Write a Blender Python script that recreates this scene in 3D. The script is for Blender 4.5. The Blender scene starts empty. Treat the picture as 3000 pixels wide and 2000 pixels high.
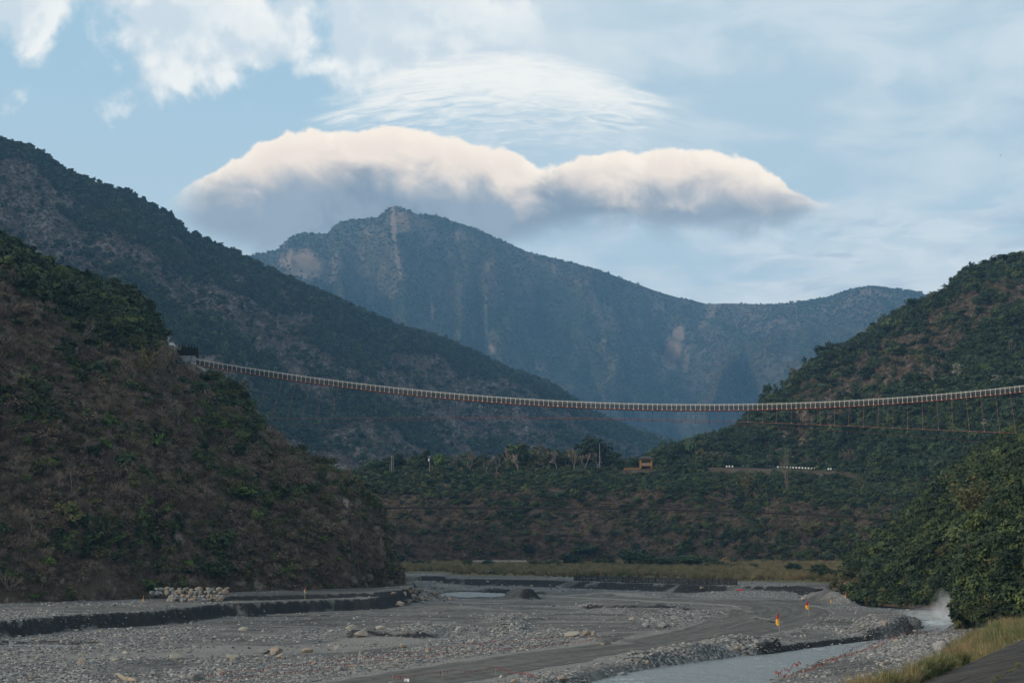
import bpy, math, random
import numpy as np
from math import radians, sin, cos, pi, atan2, asin, sqrt, degrees

scn = bpy.context.scene
COL = scn.collection
rng = np.random.default_rng(7)
random.seed(7)

# ------------------------------------------------------------------ camera
F, CX, CY, CAMH, HOR = 4167.0, 1500.0, 1000.0, 12.0, 1610.0     # focal length in photo pixels (50 mm on 36 mm)
PITCH = math.atan((HOR - CY) / F)
cam = bpy.data.cameras.new('camera')
cam.lens = 50.0
cam.sensor_width = 36.0
cam.clip_start = 0.5
cam.clip_end = 30000
camo = bpy.data.objects.new('camera', cam)
camo.location = (0, 0, CAMH)
camo.rotation_euler = (pi / 2 + PITCH, 0, 0)
COL.objects.link(camo)
scn.camera = camo

# ------------------------------------------------------------------ render / view
scn.view_settings.view_transform = 'Standard'
scn.view_settings.look = 'None'
scn.view_settings.exposure = 0.47
scn.view_settings.gamma = 1.0
scn.view_settings.use_curve_mapping = False
scn.render.engine = 'CYCLES'
cy = scn.cycles
cy.use_denoising = True
cy.denoiser = 'OPENIMAGEDENOISE'
cy.denoising_prefilter = 'ACCURATE'
cy.max_bounces = 5
cy.diffuse_bounces = 2
cy.glossy_bounces = 2
cy.transmission_bounces = 2
cy.volume_bounces = 1
cy.transparent_max_bounces = 10
cy.sample_clamp_indirect = 4.0
cy.volume_step_rate = 1.0
cy.volume_max_steps = 256

SUN_AZ, SUN_EL = 242.0, 18.0         # degrees clockwise from the view direction: low sun behind the viewer


def ray(px, py):
    u = (np.asarray(px, float) - CX) / F
    v = (CY - np.asarray(py, float)) / F
    c, s = cos(PITCH), sin(PITCH)
    return u, c - s * v, s + c * v


def P(px, py, D):
    x, y, z = ray(px, py)
    k = np.asarray(D, float) / y
    return np.stack([x * k, y * k, CAMH + z * k], -1)


def G(px, py, z=0.0):
    x, y, dz = ray(px, py)
    k = (z - CAMH) / dz
    return np.stack([x * k, y * k, np.zeros_like(x * k) + z], -1)


def proj(p):
    p = np.asarray(p, float)
    x, y, z = p[..., 0], p[..., 1], p[..., 2] - CAMH
    c, s = cos(PITCH), sin(PITCH)
    f = np.maximum(y * c + z * s, 1e-3)
    up = -y * s + z * c
    return CX + F * x / f, CY - F * up / f


def azel(px, py):
    x, y, z = ray(px, py)
    return degrees(atan2(x, y)), degrees(math.atan2(z, math.hypot(x, y)))


# ------------------------------------------------------------------ world: sky and clouds
class S:
    """a shader socket with arithmetic"""
    nt = None

    def __init__(self, s):
        self.s = s

    @staticmethod
    def m(op, *a):
        n = S.nt.nodes.new('ShaderNodeMath')
        n.operation = op
        for i, v in enumerate(a):
            if isinstance(v, S):
                S.nt.links.new(v.s, n.inputs[i])
            else:
                n.inputs[i].default_value = v
        return S(n.outputs[0])

    def __add__(self, o): return S.m('ADD', self, o)
    def __radd__(self, o): return S.m('ADD', o, self)
    def __sub__(self, o): return S.m('SUBTRACT', self, o)
    def __rsub__(self, o): return S.m('SUBTRACT', o, self)
    def __mul__(self, o): return S.m('MULTIPLY', self, o)
    def __rmul__(self, o): return S.m('MULTIPLY', o, self)


def sstep(v, a, b, lo=0.0, hi=1.0):
    n = S.nt.nodes.new('ShaderNodeMapRange')
    n.interpolation_type = 'SMOOTHSTEP'
    S.nt.links.new(v.s, n.inputs['Value'])
    for k, val in (('From Min', a), ('From Max', b), ('To Min', lo), ('To Max', hi)):
        n.inputs[k].default_value = val
    return S(n.outputs[0])


def noise(vec, scale, detail=6, rough=0.5, dist=0.0, ntype='FBM'):
    n = S.nt.nodes.new('ShaderNodeTexNoise')
    n.noise_type = ntype
    S.nt.links.new(vec, n.inputs['Vector'])
    n.inputs['Scale'].default_value = scale
    n.inputs['Detail'].default_value = detail
    n.inputs['Roughness'].default_value = rough
    n.inputs['Distortion'].default_value = dist
    return S(n.outputs[0])


def mixc(f, a, b):
    n = S.nt.nodes.new('ShaderNodeMix')
    n.data_type = 'RGBA'
    for v, i in ((f, 0), (a, 6), (b, 7)):
        if isinstance(v, S):
            S.nt.links.new(v.s, n.inputs[i])
        elif isinstance(v, tuple):
            n.inputs[i].default_value = (*v, 1)
        else:
            n.inputs[i].default_value = v
    return S(n.outputs[2])


def comb(x, y, z):
    n = S.nt.nodes.new('ShaderNodeCombineXYZ')
    for i, v in enumerate((x, y, z)):
        if isinstance(v, S):
            S.nt.links.new(v.s, n.inputs[i])
        else:
            n.inputs[i].default_value = v
    return n.outputs[0]


def curve(v, pts):
    """az in degrees (-30..30) -> elevation in degrees (0..30) through photo points"""
    n = S.nt.nodes.new('ShaderNodeFloatCurve')
    cu = n.mapping.curves[0]
    ps = [azel(*p) for p in pts]
    ps = [((a + 30) / 60, e / 30) for a, e in ps]
    while len(cu.points) < len(ps):
        cu.points.new(0.5, 0.5)
    for c, (a, e) in zip(cu.points, ps):
        c.location = (a, e)
    n.mapping.update()
    S.nt.links.new((v * (1 / 60) + 0.5).s, n.inputs['Value'])
    return S(n.outputs[0]) * 30.0


def lin(r, g, b):
    return tuple((c / 255 / 12.92) if c / 255 <= 0.04045 else ((c / 255 + 0.055) / 1.055) ** 2.4 for c in (r, g, b))


SKYK = 0.10                                        # background strength


def build_world():
    w = bpy.data.worlds.new('World')
    scn.world = w
    w.use_nodes = True
    nt = S.nt = w.node_tree
    nt.nodes.clear()
    out = nt.nodes.new('ShaderNodeOutputWorld')
    bg = nt.nodes.new('ShaderNodeBackground')
    bg.inputs['Strength'].default_value = SKYK
    nt.links.new(bg.outputs[0], out.inputs[0])
    sky = nt.nodes.new('ShaderNodeTexSky')
    sky.sky_type = 'NISHITA'
    sky.sun_disc = False
    sky.sun_elevation = radians(SUN_EL)
    sky.sun_rotation = radians(SUN_AZ)
    sky.air_density = 1.0
    sky.dust_density = 2.0
    sky.ozone_density = 2.0
    base = S(sky.outputs[0])
    tc = nt.nodes.new('ShaderNodeTexCoord')
    d = tc.outputs['Generated']
    sep = nt.nodes.new('ShaderNodeSeparateXYZ')
    nt.links.new(d, sep.inputs[0])
    x, y, z = (S(sep.outputs[i]) for i in range(3))
    az = S.m('ARCTAN2', x, y) * (180 / pi)
    el = S.m('ARCSINE', z) * (180 / pi)

    def C(r, g, b, k=1.0):
        return tuple(c * k / SKYK for c in lin(r, g, b))

    # clear air, a little paler low down
    clear = mixc(sstep(el, 3, 24), C(214, 220, 217), C(166, 201, 216))
    sk = mixc(0.65, base, clear)
    flat = comb(az * 0.35, el, 0.0)                # clouds drawn out sideways
    # --- high veil: over the right half and top, thin elsewhere
    nv = noise(flat, 0.13, 5, 0.5, 0.4)
    nv2 = noise(d, 3.2, 6, 0.55)
    veil = sstep(az * 0.05 + el * 0.014 + (nv - 0.5) * 1.8 + (nv2 - 0.5) * 1.0, -0.40, 0.55)
    veil = S.m('MAXIMUM', veil, sstep(S.m('ABSOLUTE', az), 24, 60) * 0.8)
    nb = noise(flat, 0.42, 7, 0.55, 0.5)
    vcol = mixc(sstep(nb, 0.38, 0.64), C(166, 185, 195), C(194, 203, 206))
    sk = mixc(veil * 0.86, sk, vcol)
    # --- streaky low cloud towards the horizon
    st = noise(comb(az * 0.16, el * 1.3, 3.0), 0.55, 7, 0.58, 0.6)
    low = sstep(st + sstep(az, -18, 16) * 0.08, 0.47, 0.66) * sstep(el, 12.6, 8.5) * sstep(el, 2.5, 5.0)
    sk = mixc(low * 0.7, sk, C(221, 216, 206))
    st2 = noise(comb(az * 0.30, el * 1.1, 9.0), 0.9, 8, 0.6, 0.5)
    rlow = sstep(az, 6.5, 11) * sstep(el, 7.6, 9.0) * sstep(el, 14.5, 12.0)
    sk = mixc(sstep(st2, 0.44, 0.60) * rlow * 0.55, sk, C(217, 219, 217))
    st3 = noise(comb(az * 0.30, el * 1.2, 19.0), 0.9, 8, 0.6, 0.5)
    sk = mixc(sstep(st3, 0.55, 0.68) * rlow * 0.6, sk, C(165, 178, 189))
    # --- puffy cloud, upper left, and scattered over the rest of the sky above
    pn = noise(d, 15.0, 10, 0.53, 0.15)
    pn2 = noise(d, 5.2, 3, 0.5)
    reg = sstep(el, 15.6, 20.6) * 0.34 - sstep(az, -3.0, 6.0) * 0.06
    gap = sstep(S.m('ABSOLUTE', az + 8.4 - (el - 19.0) * 0.3), 0.0, 2.0) * 0.13 - 0.10
    pv = pn * 0.85 + pn2 * 0.45 + reg + gap * sstep(el, 24, 20)
    puff = sstep(pv, 0.80, 0.90)
    lf = nt.nodes.new('ShaderNodeVectorMath')
    lf.operation = 'ADD'
    lf.inputs[1].default_value = (0.010, 0.0, 0.012)
    nt.links.new(d, lf.inputs[0])
    pnl = noise(lf.outputs[0], 15.0, 6, 0.53, 0.15)
    shade = sstep(pn - pnl, -0.07, 0.08)               # side turned to the light
    pcol = mixc(shade * sstep(pv, 1.25, 0.88), C(196, 204, 208), C(236, 233, 225))
    sk = mixc(puff * 0.92 * sstep(az, 6.0, -1.0, 0.12, 1.0), sk, pcol)
    # --- wind-combed lens of cirrus
    ax, ae = azel(1465, 300)
    u = (az - ax) * (1 / 8.3)
    v = (el - ae + 0.1) * (1 / 2.0) + u * u * 0.55
    fn = noise(comb(u * 1.0, v * 2.2 + u * 0.3, 5.0), 2.0, 7, 0.55, 0.5)
    fib = noise(comb(u * 3.0 + v * 0.8, v * 4.5 - u * 1.2, 2.0), 1.9, 7, 0.60, 0.9)
    ell = u * u * 0.9 + v * v * 0.75
    lens = sstep(ell + (fn - 0.5) * 0.9, 1.0, 0.30)
    topband = sstep(v, -0.55, 0.65)
    lensd = lens * (0.20 + topband * 0.52 + (fib - 0.5) * 1.25)
    sk = mixc(sstep(lensd, 0.02, 0.75) * 0.95, sk, C(232, 229, 221))
    # --- the cap cloud over the summit
    top = curve(az, [(300, 640), (470, 600), (520, 560), (600, 520), (700, 462), (800, 405), (900, 385), (1040, 384), (1090, 372), (1250, 395),
                     (1400, 422), (1520, 452), (1590, 492), (1700, 462), (1850, 444), (2050, 440), (2170, 455),
                     (2250, 500), (2330, 556), (2430, 606), (2540, 640), (2750, 690)])
    bot = curve(az, [(300, 650), (500, 620), (600, 655), (720, 690), (860, 702), (1000, 700), (1200, 705), (1450, 700), (1620, 665), (1800, 645),
                     (2000, 650), (2200, 636), (2350, 628), (2450, 632), (2560, 650), (2750, 690)])
    trm = curve(az, [(300, 600), (520, 570), (640, 545), (760, 555), (860, 532), (1000, 512), (1150, 520), (1300, 535), (1420, 565),
                     (1520, 590), (1600, 545), (1750, 560), (1950, 566), (2150, 568), (2300, 590), (2420, 610), (2700, 650)])
    bil = noise(d, 30.0, 3, 0.5, 0.0)
    bil2 = noise(d, 85.0, 4, 0.55, 0.0)
    bb = S.m('ABSOLUTE', bil - 0.5) * -2.2 + 0.40 + (bil2 - 0.5) * 1.2
    tn = top + bb * 0.45 - el
    softn = noise(d, 14, 7, 0.58, 0.5)
    m = sstep(tn, 0.0, 0.20) * sstep(el - bot + (softn - 0.5) * 3.4, -0.9, 0.45)
    m = m * sstep(az, azel(470, 600)[0], azel(620, 600)[0]) * sstep(az, azel(2540, 600)[0], azel(2280, 600)[0])
    n2 = noise(comb(az * 0.75, el * 1.1 + az * 0.22, 0.0), 0.55, 9, 0.55, 0.6)
    n3 = noise(d, 30, 9, 0.56, 0.5)
    lit = sstep(el - trm + (n2 - 0.5) * 2.7 + (n3 - 0.5) * 0.9, -0.8, 1.0)
    ccol = mixc(lit, mixc(sstep(softn, 0.4, 0.6), C(118, 128, 139), C(140, 148, 156)), C(234, 215, 195))
    rim = sstep(tn, 1.0, 0.1) * 0.75 + sstep(n3, 0.48, 0.66) * 0.45
    ccol = mixc(rim * lit, ccol, C(250, 234, 212))
    sk = mixc(m * 0.97, sk, ccol)
    nt.links.new(sk.s, bg.inputs['Color'])
    w.cycles.sampling_method = 'MANUAL'
    w.cycles.sample_map_resolution = 1024


build_world()

sun = bpy.data.lights.new('sun', 'SUN')
sun.energy = 2.2
sun.angle = radians(16)
sun.color = (1.0, 0.86, 0.70)
suno = bpy.data.objects.new('sun', sun)
_a, _e = radians(SUN_AZ), radians(SUN_EL)
_d = np.array([sin(_a) * cos(_e), cos(_a) * cos(_e), sin(_e)])     # towards the sun
import mathutils
suno.rotation_euler = mathutils.Vector(tuple(-_d)).to_track_quat('-Z', 'Y').to_euler()
suno.location = (0, -50, 200)
COL.objects.link(suno)

# ------------------------------------------------------------------ numpy noise
_perm = np.random.default_rng(3).random(1 << 16)


def _h(ix, iy, iz):
    k = (ix * 73856093) ^ (iy * 19349663) ^ (iz * 83492791)
    return _perm[(k ^ (k >> 16)) & 0xFFFF]


def vnoise(x, y, z=0.0):
    x, y, z = np.broadcast_arrays(np.asarray(x, float), np.asarray(y, float), np.asarray(z, float))
    ix, iy, iz = (np.floor(a).astype(np.int64) for a in (x, y, z))
    fx, fy, fz = x - ix, y - iy, z - iz
    fx, fy, fz = (f * f * (3 - 2 * f) for f in (fx, fy, fz))
    r = 0
    for dx in (0, 1):
        for dy in (0, 1):
            for dz in (0, 1):
                w = (fx if dx else 1 - fx) * (fy if dy else 1 - fy) * (fz if dz else 1 - fz)
                r = r + w * _h(ix + dx, iy + dy, iz + dz)
    return r


def fbm(x, y, z=0.0, oct=4, gain=0.5):
    r, a, t, f = 0, 1.0, 0, 1.0
    for i in range(oct):
        r = r + a * vnoise(np.asarray(x) * f + 17.3 * i, np.asarray(y) * f - 9.1 * i, np.asarray(z) * f + 4.7 * i)
        t += a
        a *= gain
        f *= 2.03
    return r / t


def ss(v, a, b):
    t = np.clip((np.asarray(v, float) - a) / (b - a), 0, 1)
    return t * t * (3 - 2 * t)


# ------------------------------------------------------------------ object helpers
def tag(o, label=None, cat=None, group=None, kind=None):
    if label: o['label'] = label
    if cat: o['category'] = cat
    if group: o['group'] = group
    if kind: o['kind'] = kind
    return o


def link(name, data, parent=None, loc=None, rot=None, scale=None, **kw):
    o = bpy.data.objects.new(name, data)
    COL.objects.link(o)
    if parent: o.parent = parent
    if loc is not None: o.location = tuple(float(c) for c in loc)
    if rot is not None: o.rotation_euler = tuple(float(c) for c in rot)
    if scale is not None:
        o.scale = (scale,) * 3 if np.isscalar(scale) else tuple(float(c) for c in scale)
    return tag(o, **kw)


def mesh(name, v, f, mats=(), midx=None, smooth=False):
    """v (n,3); f list of faces or an (m,k) array"""
    me = bpy.data.meshes.new(name)
    if isinstance(f, np.ndarray):
        m, k = f.shape
        me.vertices.add(len(v)); me.vertices.foreach_set('co', np.asarray(v, np.float32).ravel())
        me.loops.add(m * k); me.loops.foreach_set('vertex_index', f.astype(np.int32).ravel())
        me.polygons.add(m); me.polygons.foreach_set('loop_start', np.arange(0, m * k, k, dtype=np.int32))
        me.update(calc_edges=True)
    else:
        me.from_pydata([tuple(map(float, p)) for p in v], [], f)
        me.update()
    for mt in mats: me.materials.append(mt)
    if midx is not None: me.polygons.foreach_set('material_index', np.asarray(midx, np.int32))
    if smooth: me.polygons.foreach_set('use_smooth', np.ones(len(me.polygons), bool))
    return me


def attr(me, name, vals):
    a = me.attributes.new(name, 'FLOAT', 'POINT')
    a.data.foreach_set('value', np.asarray(vals, np.float32).ravel())


class MB:
    """collects boxes, tubes and faces into one mesh"""

    def __init__(self):
        self.v, self.f, self.mi = [], [], []

    def add(self, v, f, mi=0):
        b = len(self.v)
        self.v += [tuple(p) for p in v]
        self.f += [[i + b for i in q] for q in f]
        self.mi += [mi] * len(f)
        return self

    def box(self, c, s, rz=0.0, mi=0, taper=1.0):
        cx, cy_, cz = c
        hx, hy, hz = s[0] / 2, s[1] / 2, s[2] / 2
        v = []
        for dz in (-1, 1):
            t = taper if dz > 0 else 1
            for dx, dy in ((-1, -1), (1, -1), (1, 1), (-1, 1)):
                a, b = dx * hx * t, dy * hy * t
                v.append((cx + a * cos(rz) - b * sin(rz), cy_ + a * sin(rz) + b * cos(rz), cz + dz * hz))
        return self.add(v, [[3, 2, 1, 0], [4, 5, 6, 7], [0, 1, 5, 4], [1, 2, 6, 5], [2, 3, 7, 6], [3, 0, 4, 7]], mi)

    def tube(self, pts, r, n=6, mi=0):
        pts = np.asarray(pts, float)
        k = len(pts)
        r = np.broadcast_to(np.asarray(r, float), (k,))
        t = np.gradient(pts, axis=0)
        v = []
        for i in range(k):
            d = t[i] / (np.linalg.norm(t[i]) + 1e-9)
            a = np.cross(d, (0, 0, 1.0) if abs(d[2]) < 0.9 else (1.0, 0, 0))
            a /= np.linalg.norm(a)
            b = np.cross(d, a)
            for j in range(n):
                an = 2 * pi * j / n
                v.append(pts[i] + r[i] * (cos(an) * a + sin(an) * b))
        f = [[i * n + j, i * n + (j + 1) % n, (i + 1) * n + (j + 1) % n, (i + 1) * n + j] for i in range(k - 1) for j in range(n)]
        f += [list(range(n))[::-1], [(k - 1) * n + j for j in range(n)]]
        return self.add(v, f, mi)

    def mesh(self, name, mats, smooth=False):
        return mesh(name, self.v, self.f, mats, self.mi, smooth)

    def build(self, name, mats, parent=None, smooth=False, **kw):
        return link(name, self.mesh(name, mats if isinstance(mats, (list, tuple)) else [mats], smooth), parent, **kw)


# ------------------------------------------------------------------ materials
M = {}


def newmat(name):
    m = bpy.data.materials.new(name)
    m.use_nodes = True
    nt = S.nt = m.node_tree
    p = nt.nodes['Principled BSDF']
    M[name] = m
    return m, nt, p


def ramp(fac, stops):
    n = S.nt.nodes.new('ShaderNodeValToRGB')
    e = n.color_ramp.elements
    while len(e) < len(stops): e.new(0.5)
    for q, (pos, c) in zip(e, stops):
        q.position = pos
        q.color = (*c, 1)
    S.nt.links.new(fac.s, n.inputs[0])
    return S(n.outputs[0])


def coords(kind='Object'):
    return S.nt.nodes.new('ShaderNodeTexCoord').outputs[kind]


def geo_pos():
    return S.nt.nodes.new('ShaderNodeNewGeometry').outputs['Position']


def bump(p, h, strength, dist):
    n = S.nt.nodes.new('ShaderNodeBump')
    n.inputs['Strength'].default_value = strength
    n.inputs['Distance'].default_value = dist
    S.nt.links.new(h.s, n.inputs['Height'])
    S.nt.links.new(n.outputs[0], p.inputs['Normal'])


def attrib(name):
    n = S.nt.nodes.new('ShaderNodeAttribute')
    n.attribute_name = name
    return S(n.outputs['Fac'])


def plain(name, c1, c2=None, rough=0.7, scale=3.0, spec=0.3, metal=0.0, space='Object'):
    m, nt, p = newmat(name)
    c2 = c2 or tuple(c * 0.7 for c in c1)
    n = noise(coords(space), scale, 6, 0.6)
    nt.links.new(mixc(sstep(n, 0.35, 0.65), c1, c2).s, p.inputs['Base Color'])
    p.inputs['Roughness'].default_value = rough
    p.inputs['Specular IOR Level'].default_value = spec
    p.inputs['Metallic'].default_value = metal
    return m


def leafmat(name, stops, spec=0.12, trans=0.0):
    m, nt, p = newmat(name)
    oi = nt.nodes.new('ShaderNodeObjectInfo')
    r = S(oi.outputs['Random'])
    gp = noise(geo_pos(), 0.9, 2, 0.5)
    c = ramp(r * 0.75 + gp * 0.35 - 0.05, stops)
    nt.links.new(c.s, p.inputs['Base Color'])
    p.inputs['Roughness'].default_value = 0.75
    p.inputs['Specular IOR Level'].default_value = spec
    return m


leafmat('leaf_green', [(0.0, (0.018, 0.028, 0.012)), (0.4, (0.038, 0.056, 0.022)), (0.75, (0.066, 0.088, 0.032)), (1.0, (0.11, 0.135, 0.048))])
leafmat('leaf_dark', [(0.0, (0.012, 0.021, 0.013)), (0.5, (0.028, 0.044, 0.024)), (0.8, (0.046, 0.068, 0.034)), (1.0, (0.080, 0.105, 0.050))])
leafmat('leaf_bright', [(0.0, (0.05, 0.085, 0.022)), (0.6, (0.078, 0.125, 0.030)), (1.0, (0.13, 0.16, 0.04))])
leafmat('leaf_olive', [(0.0, (0.050, 0.052, 0.022)), (0.5, (0.080, 0.076, 0.032)), (1.0, (0.125, 0.110, 0.045))])
leafmat('leaf_dry', [(0.0, (0.070, 0.045, 0.029)), (0.5, (0.125, 0.083, 0.051)), (1.0, (0.20, 0.138, 0.082))])
leafmat('twig_brown', [(0.0, (0.070, 0.052, 0.040)), (0.45, (0.185, 0.138, 0.105)), (0.8, (0.31, 0.24, 0.188)), (1.0, (0.44, 0.355, 0.285))])
leafmat('scrub_brown', [(0.0, (0.070, 0.054, 0.045)), (0.5, (0.125, 0.098, 0.083)), (1.0, (0.20, 0.162, 0.138))])
leafmat('bark_pale', [(0.0, (0.15, 0.125, 0.10)), (0.6, (0.22, 0.188, 0.155)), (1.0, (0.30, 0.26, 0.225))])
leafmat('blossom_pale', [(0.0, (0.16, 0.17, 0.12)), (1.0, (0.34, 0.34, 0.28))])
leafmat('bamboo_leaf', [(0.0, (0.075, 0.075, 0.030)), (0.5, (0.115, 0.105, 0.042)), (1.0, (0.165, 0.145, 0.062))])
leafmat('reed_straw', [(0.0, (0.13, 0.13, 0.06)), (0.4, (0.20, 0.185, 0.09)), (0.8, (0.27, 0.235, 0.125)), (1.0, (0.34, 0.30, 0.18))])
leafmat('reed_green', [(0.0, (0.045, 0.070, 0.022)), (0.5, (0.085, 0.105, 0.036)), (1.0, (0.15, 0.15, 0.058))])
leafmat('reed_brown', [(0.0, (0.14, 0.085, 0.045)), (0.5, (0.21, 0.135, 0.07)), (1.0, (0.28, 0.19, 0.10))])
leafmat('stone', [(0.0, (0.055, 0.058, 0.062)), (0.35, (0.12, 0.122, 0.125)), (0.6, (0.19, 0.185, 0.175)), (0.85, (0.30, 0.28, 0.25)), (1.0, (0.46, 0.44, 0.40))], spec=0.25)


def stonemat(name, a, b, c):
    m, nt, p = newmat(name)
    oi = S(nt.nodes.new('ShaderNodeObjectInfo').outputs['Random'])
    v = coords('Object')
    n1 = noise(v, 1.6, 8, 0.62, 0.6)
    n2 = noise(v, 7.0, 6, 0.65)
    base = mixc(oi, a, b)
    col = mixc(sstep(n1, 0.42, 0.66), base, c)
    col = mixc(sstep(n2, 0.60, 0.72) * 0.6, col, (0.05, 0.05, 0.048))
    nt.links.new(col.s, p.inputs['Base Color'])
    p.inputs['Roughness'].default_value = 0.9
    p.inputs['Specular IOR Level'].default_value = 0.1
    bump(p, n2 + n1, 0.5, 0.08)
    return m


stonemat('boulder_warm', (0.20, 0.165, 0.130), (0.28, 0.235, 0.19), (0.15, 0.125, 0.10))
stonemat('stone_dark', (0.05, 0.046, 0.042), (0.085, 0.078, 0.07), (0.035, 0.033, 0.03))
stonemat('cliff_rock', (0.085, 0.068, 0.052), (0.14, 0.115, 0.09), (0.055, 0.046, 0.037))
stonemat('boulder_grey', (0.16, 0.165, 0.165), (0.26, 0.26, 0.25), (0.12, 0.12, 0.12))
stonemat('boulder_pale', (0.25, 0.225, 0.185), (0.33, 0.305, 0.262), (0.26, 0.235, 0.19))

plain('white_paint', (0.66, 0.64, 0.59), (0.46, 0.43, 0.38), 0.5, 6)
plain('red_steel', (0.26, 0.075, 0.045), (0.15, 0.045, 0.03), 0.6, 2)
plain('cable_red', (0.24, 0.085, 0.06), (0.14, 0.05, 0.04), 0.6, 0.4)
plain('cable_dark', (0.035, 0.028, 0.026), (0.018, 0.016, 0.016), 0.6, 0.4)
plain('deck_dark', (0.07, 0.062, 0.055), (0.045, 0.04, 0.037), 0.8, 2)
plain('black_timber', (0.012, 0.011, 0.010), (0.022, 0.019, 0.017), 0.9, 3)
plain('concrete_pale', (0.36, 0.34, 0.30), (0.25, 0.235, 0.21), 0.9, 0.8)
plain('sheet_roof', (0.40, 0.41, 0.40), (0.30, 0.31, 0.31), 0.5, 1)
plain('pole_grey', (0.29, 0.275, 0.25), (0.22, 0.205, 0.19), 0.8, 2)
plain('yellow_paint', (0.40, 0.22, 0.045), (0.28, 0.14, 0.035), 0.6, 2)
plain('orange_wood', (0.42, 0.16, 0.045), (0.30, 0.11, 0.035), 0.7, 2)
plain('tile_dark', (0.050, 0.040, 0.036), (0.032, 0.028, 0.027), 0.8, 5)
plain('flag_red', (0.55, 0.018, 0.014), (0.42, 0.014, 0.012), 0.8, 2)
plain('flag_yellow', (0.72, 0.38, 0.02), (0.62, 0.30, 0.02), 0.8, 2)
plain('tape_red', (0.22, 0.030, 0.026), (0.15, 0.022, 0.02), 0.7, 0.4, space='Generated')
plain('white_plastic', (0.75, 0.75, 0.74), (0.62, 0.62, 0.62), 0.4, 2)
plain('black_rubber', (0.012, 0.012, 0.013), (0.02, 0.02, 0.02), 0.7, 2)
plain('blue_paint', (0.06, 0.12, 0.22), (0.05, 0.08, 0.14), 0.35, 2)
plain('bird_dark', (0.02, 0.02, 0.022), None, 0.8, 2)
plain('driftwood', (0.30, 0.25, 0.19), (0.20, 0.165, 0.125), 0.9, 2)

# wire netting of the bridge: a fine dark mesh one can see through
m, nt, p = newmat('net')
p.inputs['Base Color'].default_value = (0.045, 0.045, 0.043, 1)
p.inputs['Roughness'].default_value = 0.7
p.inputs['Alpha'].default_value = 0.5

# hillside soil and rock
def soilmat(name, c_soil, c_soil2, c_rock, scar=None, sc=1.0, green=None):
    m, nt, p = newmat(name)
    v = geo_pos()
    n1 = noise(v, 0.035 * sc, 8, 0.62, 0.5)
    n2 = noise(v, 0.35 * sc, 8, 0.65, 0.3)
    col = mixc(sstep(n1, 0.38, 0.62), c_soil, c_soil2)
    col = mixc(sstep(n2, 0.55, 0.70), col, c_rock)
    if green:
        col = mixc(sstep(noise(v, 0.012 * sc, 7, 0.6, 0.6), 0.42, 0.60), col, green)
    if green:
        sx = nt.nodes.new('ShaderNodeSeparateXYZ')
        nt.links.new(v, sx.inputs[0])
        stv = comb(S(sx.outputs[0]), S(sx.outputs[1]) * 0.5, S(sx.outputs[2]) * 0.22)
        sk_ = noise(stv, 0.0075, 8, 0.62, 0.5)
        hi = sstep(S(sx.outputs[2]), 150, 1100)
        col = mixc(sstep(sk_ + hi * 0.10, 0.55, 0.72) * 0.6, col, (0.135, 0.105, 0.083))
    if scar:
        sn = noise(v, 0.06 * sc, 8, 0.7, 0.6)
        sn2 = noise(v, 0.2 * sc, 8, 0.7, 0.4)
        col = mixc(sstep(attrib('scar') + (sn - 0.5) * 1.4 + (sn2 - 0.5) * 0.8, 0.2, 0.95), col, scar)
    nt.links.new(col.s, p.inputs['Base Color'])
    p.inputs['Roughness'].default_value = 0.95
    p.inputs['Specular IOR Level'].default_value = 0.1
    bump(p, n2 * 0.7 + n1, 1.0, 2.5 / sc)
    return m


soilmat('bluff_soil', (0.055, 0.041, 0.029), (0.085, 0.065, 0.047), (0.13, 0.106, 0.083), (0.27, 0.22, 0.17), 3.0)
soilmat('mountain_soil', (0.115, 0.095, 0.080), (0.17, 0.142, 0.120), (0.24, 0.205, 0.18), (0.26, 0.215, 0.18), 0.6)
soilmat('far_soil', (0.045, 0.050, 0.040), (0.066, 0.062, 0.048), (0.090, 0.080, 0.064), (0.21, 0.150, 0.112), 0.22, green=(0.032, 0.045, 0.029))

# river bed: dark slate sand, gravel and pebbles
m, nt, p = newmat('river_gravel')
v = geo_pos()
spos = nt.nodes.new('ShaderNodeSeparateXYZ')
nt.links.new(v, spos.inputs[0])
big = noise(v, 0.045, 7, 0.6, 0.5)
mid = noise(v, 0.6, 8, 0.65, 0.3)
fine = noise(v, 5.0, 6, 0.7)
vo = nt.nodes.new('ShaderNodeTexVoronoi')
vo.feature = 'F1'
vo.inputs['Scale'].default_value = 3.6
vo.inputs['Randomness'].default_value = 1.0
nt.links.new(v, vo.inputs['Vector'])
sepc = nt.nodes.new('ShaderNodeSeparateColor')
nt.links.new(vo.outputs['Color'], sepc.inputs[0])
cell = S(sepc.outputs[0])
sand = mixc(sstep(big * 0.6 + mid * 0.5, 0.42, 0.68), (0.062, 0.061, 0.059), (0.128, 0.124, 0.116))
stk = noise(comb(S(spos.outputs[0]) * 0.25, S(spos.outputs[1]), 0.0), 0.9, 7, 0.68, 0.4)
sand = mixc(sstep(stk, 0.50, 0.64) * 0.55, sand, (0.185, 0.178, 0.165))
sand = mixc(sstep(stk, 0.46, 0.34) * 0.5, sand, (0.045, 0.045, 0.045))
sand = mixc(sstep(fine, 0.5, 0.72) * 0.6, sand, (0.20, 0.193, 0.18))
st2 = noise(comb(S(spos.outputs[0]) * 0.045, S(spos.outputs[1]) * 0.15, 2.0), 1.0, 8, 0.62, 0.8)
sand = mixc(sstep(st2, 0.52, 0.62) * 0.6, sand, (0.20, 0.193, 0.178))
sand = mixc(sstep(st2, 0.46, 0.36) * 0.75, sand, (0.042, 0.042, 0.042))
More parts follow.
